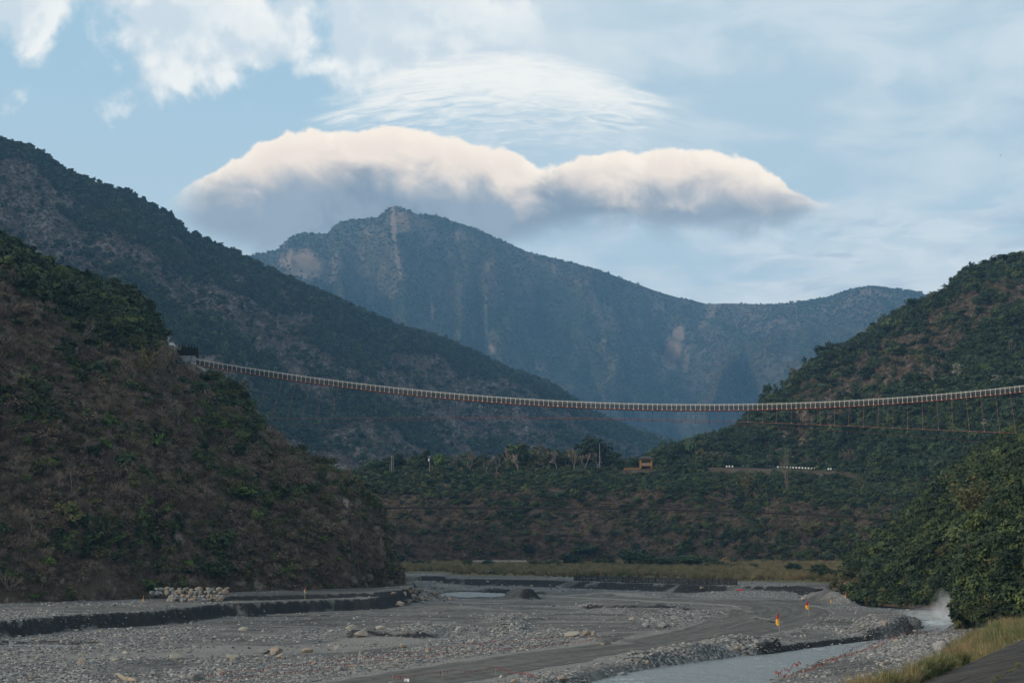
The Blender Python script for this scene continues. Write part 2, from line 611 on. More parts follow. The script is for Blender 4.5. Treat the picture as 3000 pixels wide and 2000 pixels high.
peb = ramp(cell, [(0.0, (0.045, 0.047, 0.05)), (0.45, (0.12, 0.12, 0.12)), (0.8, (0.24, 0.235, 0.22)), (1.0, (0.42, 0.40, 0.37))])
gr = sstep(attrib('gravel') + (mid - 0.5) * 0.9 + (fine - 0.5) * 0.3, 0.25, 0.75)
col = mixc(gr * 0.85, sand, peb)
pale = sstep(attrib('pale') + (mid - 0.5) * 0.5, 0.2, 0.8)
col = mixc(pale * 0.75, col, mixc(sstep(fine, 0.4, 0.65), (0.165, 0.157, 0.144), (0.26, 0.248, 0.228)))
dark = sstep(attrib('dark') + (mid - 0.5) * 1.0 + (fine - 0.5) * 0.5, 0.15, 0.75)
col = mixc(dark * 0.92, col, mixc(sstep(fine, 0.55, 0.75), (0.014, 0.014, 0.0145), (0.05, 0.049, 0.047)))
turf = sstep(attrib('turf') + (mid - 0.5) * 0.6, 0.3, 0.7)
col = mixc(turf, col, mixc(sstep(fine, 0.4, 0.6), (0.085, 0.075, 0.035), (0.13, 0.11, 0.055)))
nt.links.new(col.s, p.inputs['Base Color'])
p.inputs['Roughness'].default_value = 0.9
p.inputs['Specular IOR Level'].default_value = 0.04
bump(p, S(vo.outputs['Distance']) * -0.6 * gr + fine * 0.35 + mid * 0.8, 0.8, 0.18)

m, nt, p = newmat('track_gravel')
v = geo_pos()
mid = noise(v, 0.5, 8, 0.65, 0.3)
fine = noise(v, 6.0, 6, 0.7)
rut = noise(coords('UV'), 1.0, 5, 0.6)
col = mixc(sstep(mid * 0.5 + rut * 0.6, 0.42, 0.68), (0.070, 0.068, 0.063), (0.135, 0.130, 0.119))
col = mixc(sstep(fine, 0.55, 0.75) * 0.5, col, (0.24, 0.235, 0.22))
nt.links.new(col.s, p.inputs['Base Color'])
p.inputs['Roughness'].default_value = 0.95
p.inputs['Specular IOR Level'].default_value = 0.04
bump(p, fine * 0.4 + mid, 0.5, 0.08)

m, nt, p = newmat('river_water')
v = geo_pos()
w1 = noise(v, 0.55, 5, 0.6, 0.4)
w2 = noise(v, 2.4, 4, 0.6, 0.2)
fm = sstep(attrib('foam') + (w2 - 0.5) * 1.6 + (w1 - 0.5) * 1.2, 0.25, 0.9)
nt.links.new(mixc(fm, (0.23, 0.255, 0.26), (0.72, 0.75, 0.76)).s, p.inputs['Base Color'])
nt.links.new(sstep(fm, 0, 1, 0.25, 0.6).s, p.inputs['Roughness'])
p.inputs['IOR'].default_value = 1.33
p.inputs['Specular IOR Level'].default_value = 0.6
bump(p, w1 * 1.0 + w2 * 0.6, 1.0, 0.8)

m, nt, p = newmat('old_concrete')
v = geo_pos()
c1 = noise(v, 0.45, 8, 0.65, 0.6)
c2 = noise(v, 3.5, 7, 0.7, 0.3)
col = mixc(sstep(c1, 0.36, 0.64), (0.036, 0.034, 0.031), (0.075, 0.069, 0.062))
col = mixc(sstep(c2, 0.58, 0.74) * 0.6, col, (0.14, 0.132, 0.118))
col = mixc(sstep(noise(v, 0.9, 6, 0.7, 1.0), 0.60, 0.72) * 0.5, col, (0.05, 0.055, 0.03))
nt.links.new(col.s, p.inputs['Base Color'])
p.inputs['Roughness'].default_value = 0.95
p.inputs['Specular IOR Level'].default_value = 0.05
bump(p, c2, 0.5, 0.03)

# ------------------------------------------------------------------ hills
HILLS = {}


def curve3(pts, t):
    """photo points (px, py, D) -> 3-D points at parameters t along the list (by photo x)"""
    a = np.asarray(pts, float)
    s = (a[:, 0] - a[0, 0]) / (a[-1, 0] - a[0, 0])
    if np.any(np.diff(s) <= 0):
        s = np.concatenate([[0], np.cumsum(np.linalg.norm(np.diff(a[:, :2], axis=0), axis=1))])
        s /= s[-1]
    return P(np.interp(t, s, a[:, 0]), np.interp(t, s, a[:, 1]), np.interp(t, s, a[:, 2]))


def hill(name, foot, ridge, prof, nu, nv, spur, rough, back, mat, drop=0.0, scars=(), seed=0, kick=1.0):
    """a hillside lofted from its foot line to its crest, with its far side behind the crest"""
    t = np.linspace(0, 1, nu)
    A, B = curve3(foot, t), curve3(ridge, t)
    B = B - np.array([0, 0, 1.0]) * drop
    vs = np.linspace(0, 1, nv)
    zf = np.interp(vs, [p_[0] for p_ in prof], [p_[1] for p_ in prof])
    df = np.interp(vs, [p_[0] for p_ in prof], [p_[2] for p_ in prof])
    X = np.empty((nv, nu, 3))
    X[..., 0] = A[None, :, 0] + (B - A)[None, :, 0] * df[:, None]
    X[..., 1] = A[None, :, 1] + (B - A)[None, :, 1] * df[:, None]
    X[..., 2] = A[None, :, 2] + (B - A)[None, :, 2] * zf[:, None]
    L = np.concatenate([[0], np.cumsum(np.linalg.norm(np.diff(B, axis=0), axis=1))])
    U = L[None, :] + np.zeros((nv, 1))
    V = vs[:, None] + np.zeros((1, nu))
    hgt = (B - A)[:, 2].mean()
    sa, sl = spur[:2]
    w = fbm(U / sl * 1.7 + seed, V * 2.0 + seed, oct=3) - 0.5
    rid = 1 - np.abs(2 * fbm(U / sl + w * 0.7 + 3.1 * seed, V * 0.9 + 5.0 * seed, oct=4, gain=0.55) - 1) * 2.2
    if len(spur) > 2:
        rid2 = 1 - np.abs(2 * fbm(U / spur[3] + w * 1.3 + 1.7 * seed, V * 1.6 + 2.0 * seed, oct=3, gain=0.55) - 1) * 2.2
        rid = rid + rid2 * (spur[2] / sa)
    env = np.sin(np.clip(V, 0, 1) * pi) ** 0.7 * 0.9 + 0.1 * (1 - V)
    env = env * np.clip(np.minimum(t, 1 - t) * 12, 0.15, 1)[None, :]
    hor = X[..., :2] / np.linalg.norm(X[..., :2], axis=-1, keepdims=True)
    X[..., :2] -= hor * (rid * sa * env)[..., None]
    rn = fbm(X[..., 0] / rough[1], X[..., 1] / rough[1], X[..., 2] / rough[1], oct=5, gain=0.55) - 0.5
    e2 = 0.07 + 0.93 * np.sin(np.clip(V * 0.96, 0, 1) * pi)
    X[..., :2] -= hor * (rn * rough[0] * e2 * 1.5)[..., None]
    X[..., 2] += rn * rough[0] * e2
    rows = [X]
    for dy, dz in back:
        Bk = X[-1] + np.concatenate([hor[-1] * dy, np.full((nu, 1), -dz)], 1)
        rows.append(Bk[None])
    X = np.concatenate(rows, 0)
    nr = X.shape[0]
    idx = np.arange(nr * nu).reshape(nr, nu)
    q = np.stack([idx[:-1, :-1], idx[:-1, 1:], idx[1:, 1:], idx[1:, :-1]], -1).reshape(-1, 4)
    me = mesh(name, X.reshape(-1, 3), q, [mat], smooth=True)
    px, py = proj(X)
    sc = np.zeros((nr, nu))
    for cx_, cy_, rx, ry, an, st in scars:
        dx, dy = px - cx_, py - cy_
        a = radians(an)
        e = ((dx * cos(a) + dy * sin(a)) / rx) ** 2 + ((-dx * sin(a) + dy * cos(a)) / ry) ** 2
        wob = fbm(px / 18.0, py / 18.0, oct=3) - 0.5
        sc = np.maximum(sc, st * ss(e + wob * 1.2, 1.35, 0.35))
    attr(me, 'scar', sc)
    o = link(name, me, kind='structure')
    HILLS[o.name] = dict(X=X, nv=nv, px=px, py=py, scar=sc)
    return o


STEEP = [(0, 0, 0), (0.25, 0.34, 0.16), (0.6, 0.72, 0.5), (1, 1, 1)]
LIN = [(0, 0, 0), (0.3, 0.26, 0.3), (0.7, 0.68, 0.7), (1, 1, 1)]
CONCAVE = [(0, 0, 0), (0.4, 0.30, 0.42), (0.75, 0.68, 0.76), (1, 1, 1)]

# far summit ridge with its landslide scars
hill('far_mountain',
     [(600, 1340, 3600), (1000, 1340, 3700), (1500, 1340, 4200), (1980, 1335, 4700), (2300, 1335, 4100), (2700, 1335, 3600), (3300, 1335, 3300)],
     [(500, 860, 5600), (640, 800, 5500), (752, 744, 5400), (816, 729, 5350), (848, 699, 5300), (893, 685, 5300), (963, 681, 5250), (976, 660, 5250), (1008, 644, 5200), (1110, 634, 5200),
      (1140, 606, 5200), (1156, 601, 5200), (1185, 610, 5200), (1225, 627, 5250), (1275, 630, 5250), (1326, 646, 5300), (1390, 665, 5300),
      (1467, 703, 5350), (1530, 729, 5400), (1607, 748, 5400), (1696, 773, 5450), (1786, 799, 5500), (1850, 824, 5550), (1913, 846, 5550),
      (1990, 869, 5600), (2066, 885, 5600), (2143, 884, 5600), (2194, 888, 5600), (2232, 891, 5600), (2296, 888, 5600), (2360, 879, 5550),
      (2423, 869, 5500), (2487, 849, 5400), (2551, 838, 5400), (2615, 843, 5350), (2679, 849, 5300), (2717, 858, 5300), (2806, 868, 5200), (3000, 890, 5000), (3300, 930, 4800)],
     CONCAVE, 460, 150, (430, 520, 150, 170), (110, 260), [(250, 120), (900, 600)], M['far_soil'], drop=6,
     scars=[(1152, 660, 9, 60, -4, 1.0), (1190, 655, 55, 40, 0, 0.55), (1250, 690, 30, 35, 20, 0.45), (1165, 760, 10, 60, -6, 0.6), (880, 775, 70, 50, 25, 0.75),
            (1100, 690, 40, 30, 0, 0.4), (1345, 690, 30, 22, 0, 0.5), (1265, 905, 8, 42, -4, 0.75), (1440, 1020, 8, 22, -15, 0.7), (1590, 1085, 22, 40, -20, 0.6),
            (1745, 900, 18, 75, -22, 0.5), (1860, 780, 10, 40, -15, 0.4), (1990, 975, 18, 24, 20, 1.0), (1965, 1045, 28, 62, 22, 0.75), (2075, 925, 18, 70, 28, 0.5), (1915, 915, 12, 50, 25, 0.4),
            (2010, 1050, 12, 45, 10, 0.5), (1560, 760, 10, 22, -15, 0.5), (1620, 785, 8, 20, -15, 0.5), (2410, 905, 10, 25, -10, 0.45), (2330, 890, 8, 24, 10, 0.4), (2560, 860, 60, 14, 4, 0.4), (1950, 1165, 6, 45, 0, 0.5)],
     seed=1)
# low spur closing the valley
hill('valley_spur',
     [(1200, 1345, 2900), (1700, 1345, 3000), (2120, 1345, 3100)],
     [(1200, 1080, 3400), (1500, 1130, 3450), (1700, 1195, 3500), (1850, 1243, 3500), (1970, 1278, 3450), (2060, 1315, 3400), (2120, 1340, 3300)],
     LIN, 120, 50, (60, 260), (25, 120), [(150, 90), (500, 260)], M['far_soil'], drop=6, seed=2)
# long wooded ridge on the left
RIDGE_L = [(-1100, -60, 1450), (-400, 250, 1600), (-200, 330, 1680), (0, 402, 1750), (77, 415, 1780), (179, 478, 1800), (274, 523, 1830), (370, 555, 1860), (472, 606, 1900), (548, 670, 1930), (625, 702, 1960),
           (714, 740, 2000), (791, 784, 2040), (893, 829, 2080), (982, 867, 2130), (1071, 906, 2180), (1173, 950, 2240), (1288, 982, 2300), (1377, 1020, 2360),
           (1492, 1078, 2430), (1594, 1110, 2500), (1671, 1154, 2550), (1722, 1193, 2580), (1824, 1244, 2640), (1913, 1270, 2680), (1990, 1300, 2700), (2040, 1330, 2700)]
hill('wooded_ridge',
     [(-1100, 1500, 850), (-400, 1480, 950), (0, 1470, 1000), (600, 1430, 1150), (1100, 1410, 1350), (1600, 1400, 1800), (2040, 1395, 2300)],
     RIDGE_L, CONCAVE, 420, 150, (95, 230, 26, 70), (24, 100), [(80, 40), (500, 330)], M['mountain_soil'], drop=8,
     scars=[(40, 880, 120, 70, 10, 0.35), (640, 860, 150, 80, 20, 0.35), (1030, 960, 60, 30, 20, 0.3)], seed=4)
# mountain on the right
hill('right_mountain',
     [(1820, 1410, 765), (2000, 1405, 765), (2200, 1400, 760), (2450, 1405, 735), (2650, 1410, 690), (2850, 1395, 630), (3050, 1400, 590), (3400, 1400, 540)],
     [(1820, 1365, 790), (1900, 1335, 805), (2000, 1300, 820), (2090, 1270, 840), (2160, 1245, 860), (2200, 1205, 880), (2260, 1155, 890), (2330, 1095, 900), (2400, 1040, 915), (2490, 1000, 930),
      (2560, 960, 940), (2640, 905, 950), (2700, 880, 950), (2780, 835, 950), (2830, 785, 945), (2900, 775, 940), (2960, 765, 930), (3050, 745, 920), (3400, 690, 900)],
     LIN, 300, 110, (26, 75, 7, 24), (9, 40), [(25, 6), (160, 90)], M['mountain_soil'], drop=5,
     scars=[(2620, 1050, 180, 40, -32, 0.4)], seed=7)
# terrace with the road across the valley
TERR_TOP = [(900, 1402, 740), (1000, 1398, 745), (1150, 1388, 750), (1350, 1388, 753), (1500, 1386, 755), (1800, 1378, 760), (2000, 1368, 760), (2200, 1370, 755), (2450, 1378, 735), (2750, 1390, 700), (3000, 1400, 660)]
hill('terrace_hill',
     [(900, 1656, 690), (1150, 1652, 696), (1400, 1650, 700), (1800, 1652, 700), (2100, 1660, 680), (2400, 1690, 640), (2700, 1700, 600), (3000, 1700, 560)],
     TERR_TOP, STEEP, 330, 70, (9, 55), (5, 16), [(40, 0.3), (110, 0.5), (260, -6)], M['bluff_soil'], drop=0.0, seed=9)
# left bluff that carries the bridge
hill('left_bluff',
     [(-700, 1830, 235), (-350, 1800, 255), (-150, 1790, 262), (0, 1778, 268), (200, 1768, 280), (400, 1756, 292), (600, 1748, 305), (750, 1745, 318), (900, 1745, 332), (1000, 1742, 342), (1100, 1738, 352), (1160, 1734, 362), (1190, 1730, 376)],
     [(-700, 380, 480), (-350, 520, 475), (-150, 625, 470), (0, 700, 465), (60, 735, 463), (140, 780, 462), (240, 812, 460), (330, 840, 457), (400, 880, 453), (440, 925, 449), (480, 1000, 446), (505, 1050, 443), (560, 1074, 439), (620, 1088, 434), (690, 1120, 428), (740, 1190, 422), (790, 1250, 416),
      (850, 1305, 410), (930, 1340, 404), (1030, 1380, 398), (1085, 1440, 394), (1120, 1500, 391), (1145, 1570, 389), (1162, 1640, 387), (1186, 1722, 384)],
     STEEP, 330, 130, (9, 34), (7, 17), [(25, 4), (60, 25), (160, 90)], M['bluff_soil'], drop=1.5,
     scars=[(1130, 1560, 30, 110, 0, 0.5), (1010, 1480, 14, 40, 10, 0.8), (560, 1085, 45, 16, 15, 0.8), (520, 1570, 14, 40, -30, 0.7), (60, 1100, 30, 40, 0, 0.35), (900, 1640, 90, 60, 0, 0.3), (740, 1715, 90, 14, 8, 0.6)], seed=12)
# right bank, farther nose
hill('right_bank_hill',
     [(2434, 1760, 350), (2480, 1766, 338), (2550, 1772, 326), (2650, 1778, 314), (2750, 1782, 304), (2900, 1790, 290), (3300, 1800, 260)],
     [(2438, 1745, 372), (2450, 1700, 378), (2480, 1655, 384), (2540, 1605, 392), (2600, 1560, 398), (2650, 1525, 402), (2700, 1470, 406), (2760, 1410, 410), (2850, 1340, 415), (2930, 1285, 420), (3050, 1230, 425), (3400, 1110, 430)],
     STEEP, 200, 80, (8, 26, 3, 9), (6, 14), [(25, 5), (90, 40)], M['bluff_soil'], drop=1.5,
     scars=[(2480, 1690, 40, 60, 10, 0.5), (2560, 1735, 60, 25, 0, 0.4)], seed=15)
# right bank, near shoulder
hill('near_shoulder',
     [(2832, 1806, 204), (2870, 1812, 199), (2950, 1815, 194), (3100, 1815, 186), (3400, 1815, 175)],
     [(2826, 1795, 212), (2822, 1720, 220), (2835, 1640, 228), (2865, 1560, 236), (2900, 1500, 244), (2950, 1440, 252), (3010, 1370, 260), (3120, 1290, 266), (3400, 1180, 275)],
     STEEP, 120, 60, (6, 20, 2.5, 7), (5, 10), [(15, 4), (60, 30)], M['bluff_soil'], drop=1.0, seed=18)


# ------------------------------------------------------------------ river bed
def pl(points, z):
    a = np.asarray(points, float)
    return G(a[:, 0], a[:, 1], z)[:, :2]


def sdist(x, y, line):
    """signed distance to a polyline, positive on its left side"""
    best = np.full(x.shape, 1e9)
    sg = np.ones(x.shape)
    for (ax, ay), (bx, by) in zip(line[:-1], line[1:]):
        dx, dy = bx - ax, by - ay
        l2 = dx * dx + dy * dy
        t = np.clip(((x - ax) * dx + (y - ay) * dy) / l2, 0, 1)
        qx, qy = x - ax - t * dx, y - ay - t * dy
        d = np.hypot(qx, qy)
        c = dx * (y - ay) - dy * (x - ax)
        mk = d < best
        best = np.where(mk, d, best)
        sg = np.where(mk, np.sign(c), sg)
    return best * sg


L_FAR = pl([(900, 1686), (1150, 1691), (1600, 1699), (2000, 1712), (2300, 1720), (2440, 1726), (2700, 1740)], 2.0)
L_LEFT = pl([(-400, 1840), (-100, 1826), (0, 1819), (150, 1804), (300, 1796), (480, 1787), (560, 1776), (640, 1768), (800, 1762), (950, 1756), (1080, 1752), (1150, 1744), (1200, 1735), (1225, 1725), (1215, 1712), (1150, 1705)], 2.2)
L_LEFT2 = pl([(-400, 1800), (300, 1768), (560, 1755), (640, 1748), (800, 1745), (950, 1741), (1100, 1736), (1170, 1730), (1200, 1720)], 2.9)
WZ = -0.7
SH_L = pl([(1300, 2120), (1560, 2040), (1708, 2000), (1797, 1976), (1890, 1959), (1945, 1948), (2014, 1941), (2127, 1925), (2263, 1911), (2425, 1891), (2552, 1874), (2663, 1855), (2700, 1838), (2690, 1815), (2640, 1797), (2560, 1787), (2480, 1775), (2415, 1760), (2350, 1752)], WZ)
SH_R = pl([(2080, 2080), (2246, 1997), (2297, 1976), (2365, 1946), (2467, 1916), (2574, 1886), (2663, 1865), (2765, 1848), (2800, 1827), (2900, 1812), (3100, 1800)], WZ)
TRK = pl([(560, 2110), (1080, 2010), (1360, 1962), (1700, 1911), (2000, 1872), (2150, 1843), (2250, 1812), (2290, 1795), (2300, 1783), (2270, 1772), (2200, 1766), (2050, 1760), (1900, 1753), (1700, 1744)], 0.15)
TRKW = np.array([6.3, 6.2, 6.2, 6.4, 7.0, 8.2, 10.0, 10.5, 9.5, 8.0, 7.0, 6.0, 5.5, 5.0])
EA, EDIR = np.array([21.9, 80.0]), np.array([0.4472, 0.8944])           # lower edge of the concrete apron
# (px, py, z, half-length across, half-length along, height, angle)
MOUNDS = [(1530, 1752, 0, 5.5, 9, 2.6, 0), (2265, 1905, 0, 4.6, 5.5, 2.5, 10), (2150, 1893, 0, 8, 4, 1.2, 20), (2615, 1838, 0, 7.0, 12, 1.9, 0), (2560, 1852, 0, 6, 8, 1.0, 0), (2460, 1760, 0, 9, 26, 2.4, 0),
          (1860, 1792, 0, 15, 7, 0.9, 5), (1480, 1823, 0, 5, 4, 1.0, 0), (1500, 1845, 0, 4, 3, 1.3, 0), (1930, 1815, 0, 10, 7, 1.0, 0), (1330, 1785, 0, 10, 7, 0.7, 0), (1850, 1745, 0, 16, 14, 0.9, 0),
          (1260, 1725, 0, 14, 26, 1.6, 0), (2100, 1800, 0, 10, 8, 0.9, 0), (1280, 1850, 0, 9, 5, 0.7, 0), (2200, 1745, 0, 20, 18, 1.2, 0), (1750, 1885, 0, 6, 3, 0.6, 0), (1920, 1930, 0, 8, 4, 0.8, 25),
          (2050, 1912, 0, 9, 4, 1.1, 25), (1000, 1870, 0, 14, 6, 0.4, 0), (700, 1900, 0, 12, 5, 0.35, 0)]
POOLS = [(1370, 1741, -0.35, 9.5, 26), (830, 1809, -0.30, 9, 4.5), (90, 1893, -0.35, 9, 5), (2392, 1756, -0.4, 4, 5)]


def bed(x, y):
    n1 = fbm(x / 26, y / 40, 1.0, oct=4) - 0.5
    n2 = fbm(x / 4.0, y / 7.0, 5.0, oct=4, gain=0.6) - 0.5
    z = n1 * 0.55 + n2 * 0.35
    dark = np.zeros(x.shape); gravel = 0.42 + (fbm(x / 18, y / 30, 9.0, oct=3) - 0.5) * 2.2; pale = np.zeros(x.shape)
    px, py = proj(np.stack([x, y, np.zeros(x.shape)], -1))
    # sandy flats between the bars
    flat = ss(py, 1776, 1790) * ss(py, 1845, 1828) * ss(px, 500, 900) * ss(px, 2000, 1700)
    gravel = gravel - flat * 0.45
    gravel = np.where((py > 1840) & (px < 1700), gravel + 0.35, gravel)
    bar = np.interp(px, [-300, 250, 700, 1000, 1400, 1700], [1945, 1930, 1905, 1885, 1862, 1850])
    pale = np.maximum(pale, ss(np.abs(py - bar + (n1 * 40)), 17, 8) * ss(px, 1500, 1100))
    # track: smooth ground, with pale shoulders
    st = sdist(x, y, TRK)
    tw = 6.6
    ontrack = ss(np.abs(st), tw + 2.2, tw - 0.4)
    z = z * (1 - ontrack) + 0.10 * ontrack
    pale = np.maximum(pale, ss(np.abs(st), tw + 4.5, tw + 1.0) * 0.9)
    # mounds of dug gravel
    for mx, my, mz, ra, rb, hh, an in MOUNDS:
        c = G(mx, my, mz)
        a = radians(an)
        dx, dy = x - c[0], y - c[1]
        e = np.hypot((dx * cos(a) + dy * sin(a)) / ra, (-dx * sin(a) + dy * cos(a)) / rb) + n2 * 0.55 + n1 * 0.3
        z = z + hh * ss(e, 1.0, 0.35)
        if hh > 2.4:
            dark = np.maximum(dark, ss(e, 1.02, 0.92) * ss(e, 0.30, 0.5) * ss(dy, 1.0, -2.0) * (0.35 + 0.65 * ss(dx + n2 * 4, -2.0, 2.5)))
        gravel = gravel + 0.3 * ss(e, 1.2, 0.6)
    for mx, my, mz, ra, rb in POOLS:
        c = G(mx, my, mz)
        e = np.hypot((x - c[0]) / ra, (y - c[1]) / rb) + n1 * 0.8 + n2 * 0.3
        z = z - 0.95 * ss(e, 1.15, 0.75)
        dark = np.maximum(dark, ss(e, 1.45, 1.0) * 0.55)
    # low scarps in mid-bed
    for pts, hh in (([(1690, 1775), (1800, 1780), (1920, 1786), (2040, 1789)], 1.0), ([(1000, 1866), (1180, 1862), (1300, 1861)], 0.8), ([(2180, 1812), (2260, 1818), (2300, 1816)], 0.6), ([(1400, 1727), (1560, 1735), (1620, 1737)], 0.9)):
        ln = pl(pts, 0.3)
        sd_ = sdist(x, y, ln) + n2 * 4.0 + n1 * 4.0
        inx = ss(px, pts[0][0] - 10, pts[0][0] + 40) * ss(px, pts[-1][0] + 10, pts[-1][0] - 40)
        z = z + hh * inx * ss(sd_, -0.8, 0.8) * ss(sd_, 22, 6)
        dark = np.maximum(dark, inx * ss(np.abs(sd_ + 0.5 + n2 * 2.0), 1.9, 0.5) * 0.9)
    # left terrace
    n3 = fbm(x / 1.3, y / 1.6, 11.0, oct=3, gain=0.6) - 0.5
    wob = n1 * 7 + n2 * 4.5 + n3 * 1.6
    z = z + n3 * 0.18
    s2 = sdist(x, y, L_LEFT) + wob * ss(px, 1250, 1100)
    up = ss(s2, -1.4, 1.0)
    z = z * (1 - up * 0.5) + 2.2 * up
    slump = ss(fbm(x / 5.5, y / 9, 21.0, oct=3), 0.56, 0.66)
    dark = np.maximum(dark, ss(s2, -3.6, -1.2) * ss(s2, 1.5, 0.3) * (1 - 0.75 * slump * ss(s2, 0.0, -1.2)))
    s3 = sdist(x, y, L_LEFT2) + wob * 0.7
    z = z + 0.8 * ss(s3, -0.9, 0.7) * ss(px, 540, 640)
    dark = np.maximum(dark, ss(s3, -2.4, -0.8) * ss(s3, 1.0, 0.2) * ss(px, 560, 660))
    dark = np.maximum(dark, ss(s2, 3, 8) * ss(px, 600, 700) * 0.35)
    gravel = np.where(s2 > 0, gravel - 0.15 + 0.5 * ss(px, 350, 150), gravel)
    # far bank
    s1 = sdist(x, y, L_FAR) + n1 * 9 + n2 * 4.0
    up = ss(s1, -5.0, 1.5)
    z = z + 2.0 * up + np.clip(s1, 0, 250) * 0.017 * ss(s1, 5, 60)
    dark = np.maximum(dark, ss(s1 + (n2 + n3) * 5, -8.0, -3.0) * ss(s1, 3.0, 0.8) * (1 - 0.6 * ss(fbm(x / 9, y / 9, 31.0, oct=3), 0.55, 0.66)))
    turf = ss(s1, 26, 44)
    # concrete-side bank and the river channel
    se = -( (x - EA[0]) * EDIR[1] - (y - EA[1]) * EDIR[0])              # metres left of the apron edge
    prof = np.interp(se, [-60, -0.5, 0, 8, 15, 22, 26, 40], [4.25, 4.25, 4.35, 2.9, 1.5, 0.1, 0.0, 0.0])
    z = z + prof * ss(y, 330, 240)
    te = (x - EA[0]) * EDIR[0] + (y - EA[1]) * EDIR[1]
    gw_ = np.interp(te, [-30, 0, 6, 55, 120, 165], [1.2, 1.5, 2.0, 8.0, 12.0, 12.0])
    turf = np.maximum(turf, ss(se + n1 * 3 - gw_, 1.5, -0.5) * ss(y, 260, 230))
    gravel = gravel + 0.4 * ss(se, 32, 20)
    dl, dr = -sdist(x, y, SH_L), sdist(x, y, SH_R)
    z = np.where((dr < 0) & (y < 300) & (se > 1), np.minimum(z, WZ + 0.06 + 0.13 * np.maximum(0, -dr)), z)
    dd = np.where(y > 372, -9.0, np.minimum(dl, dr) + n2 * 1.2)
    ch = ss(dd, -0.9, 1.6)
    z = z * (1 - ch) - 1.7 * ch
    dark = np.maximum(dark, ss(dl + n2, -1.3, -0.2) * ss(dl, 2.0, 0.6) * ss(px, 2180, 2260) * (1 - 0.7 * ss(px, 2520, 2600)) * (dr > -2))
    return z, dict(dark=dark, gravel=gravel, pale=pale, turf=turf, scarp=np.maximum(dark, ch), track=ontrack, far=s1, left=s2, water=dd, edge=se)


pxs = np.linspace(-420, 3420, 900)
pys = np.concatenate([np.arange(1672, 1688, 1.0), np.arange(1688, 1735, 0.55), np.arange(1735, 1850, 1.25), np.arange(1850, 2010, 2.5), np.linspace(2012, 2500, 30)])
PXg, PYg = np.meshgrid(pxs, pys[::-1])
bp = G(PXg, PYg, 0.0)
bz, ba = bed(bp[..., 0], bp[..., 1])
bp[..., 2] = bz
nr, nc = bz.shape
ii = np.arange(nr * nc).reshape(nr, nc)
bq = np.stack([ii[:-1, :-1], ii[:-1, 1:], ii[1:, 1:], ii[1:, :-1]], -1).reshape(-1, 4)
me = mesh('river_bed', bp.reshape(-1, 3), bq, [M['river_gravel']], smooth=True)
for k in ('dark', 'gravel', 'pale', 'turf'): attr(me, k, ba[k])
link('river_bed', me, kind='structure')

# wide ground sheet under everything
g = MB().add([(-9000, -3000, -3.5), (9000, -3000, -3.5), (9000, 9000, -3.5), (-9000, 9000, -3.5)], [[0, 1, 2, 3]])
g.build('ground', M['far_soil'], kind='structure')

# gravel track across the bed
def resample(line, n, w=None):
    d = np.concatenate([[0], np.cumsum(np.linalg.norm(np.diff(line, axis=0), axis=1))])
    t = np.linspace(0, d[-1], n)
    # smooth by averaging
    o = np.stack([np.interp(t, d, line[:, 0]), np.interp(t, d, line[:, 1])], -1)
    for _ in range(14):
        o[1:-1] = (o[:-2] + 2 * o[1:-1] + o[2:]) / 4
    return (o, t, np.interp(t, d, w)) if w is not None else (o, t)


tl, tt, twd = resample(TRK, 170, TRKW)
tg = np.gradient(tl, axis=0)
tnrm = np.stack([-tg[:, 1], tg[:, 0]], -1) / np.linalg.norm(tg, axis=1)[:, None]
K = 17
tv = []
for i in range(len(tl)):
    for j in range(K):
        s = j / (K - 1) * 2 - 1
        wv = (fbm(tl[i, 0] / 3 + s * 9, tl[i, 1] / 3, 2.0, oct=2) - 0.5) * 1.4
        q = tl[i] + tnrm[i] * (s * twd[i] + wv * abs(s))
        tv.append((q[0], q[1], 0))
tv = np.array(tv)
zb, _ = bed(tv[:, 0], tv[:, 1])
ed = np.abs((np.arange(len(tv)) % K) / (K - 1) * 2 - 1)
tv[:, 2] = zb + np.where(ed > 0.99, -0.08, 0.05)
ti = np.arange(len(tl) * K).reshape(len(tl), K)
tq = np.stack([ti[:-1, 1:], ti[:-1, :-1], ti[1:, :-1], ti[1:, 1:]], -1).reshape(-1, 4)
me = mesh('gravel_track', tv, tq, [M['track_gravel']], smooth=True)
uv = me.uv_layers.new(name='UVMap')
lv = np.empty(len(me.loops), np.int32); me.loops.foreach_get('vertex_index', lv)
uvv = np.stack([(lv % K) * 1.2, tt[lv // K] * 0.03], -1)
uv.data.foreach_set('uv', uvv.astype(np.float32).ravel())
link('gravel_track', me, kind='structure')

# water
def water(name, outline, z, foam=None, n=70):
    lo, hi = outline.min(0), outline.max(0)
    return None


wx, wy = np.meshgrid(np.linspace(0, 140, 180), np.linspace(90, 380, 240))
wv = np.stack([wx, wy, np.full(wx.shape, WZ)], -1)
dl, dr = -sdist(wx, wy, SH_L), sdist(wx, wy, SH_R)
keep = np.minimum(dl, dr) > -4
wi = np.arange(wx.size).reshape(wx.shape)
qq = np.stack([wi[:-1, :-1], wi[:-1, 1:], wi[1:, 1:], wi[1:, :-1]], -1).reshape(-1, 4)
qq = qq[keep.ravel()[qq].all(1)]
wpx, wpy = proj(wv)
foam = np.maximum(ss(np.hypot((wpx - 2745) / 70, (wpy - 1822) / 12), 1.3, 0.3) * 0.55, ss(np.hypot((wpx - 2790) / 40, (wpy - 1808) / 14), 1.4, 0.3) * 0.55)
foam = foam + ss(fbm(wx / 6, wy / 9, oct=3), 0.62, 0.75) * 0.25
used = np.unique(qq)
remap = np.full(wx.size, -1); remap[used] = np.arange(len(used))
me = mesh('river_water', wv.reshape(-1, 3)[used], remap[qq], [M['river_water']], smooth=True)
attr(me, 'foam', foam.ravel()[used])
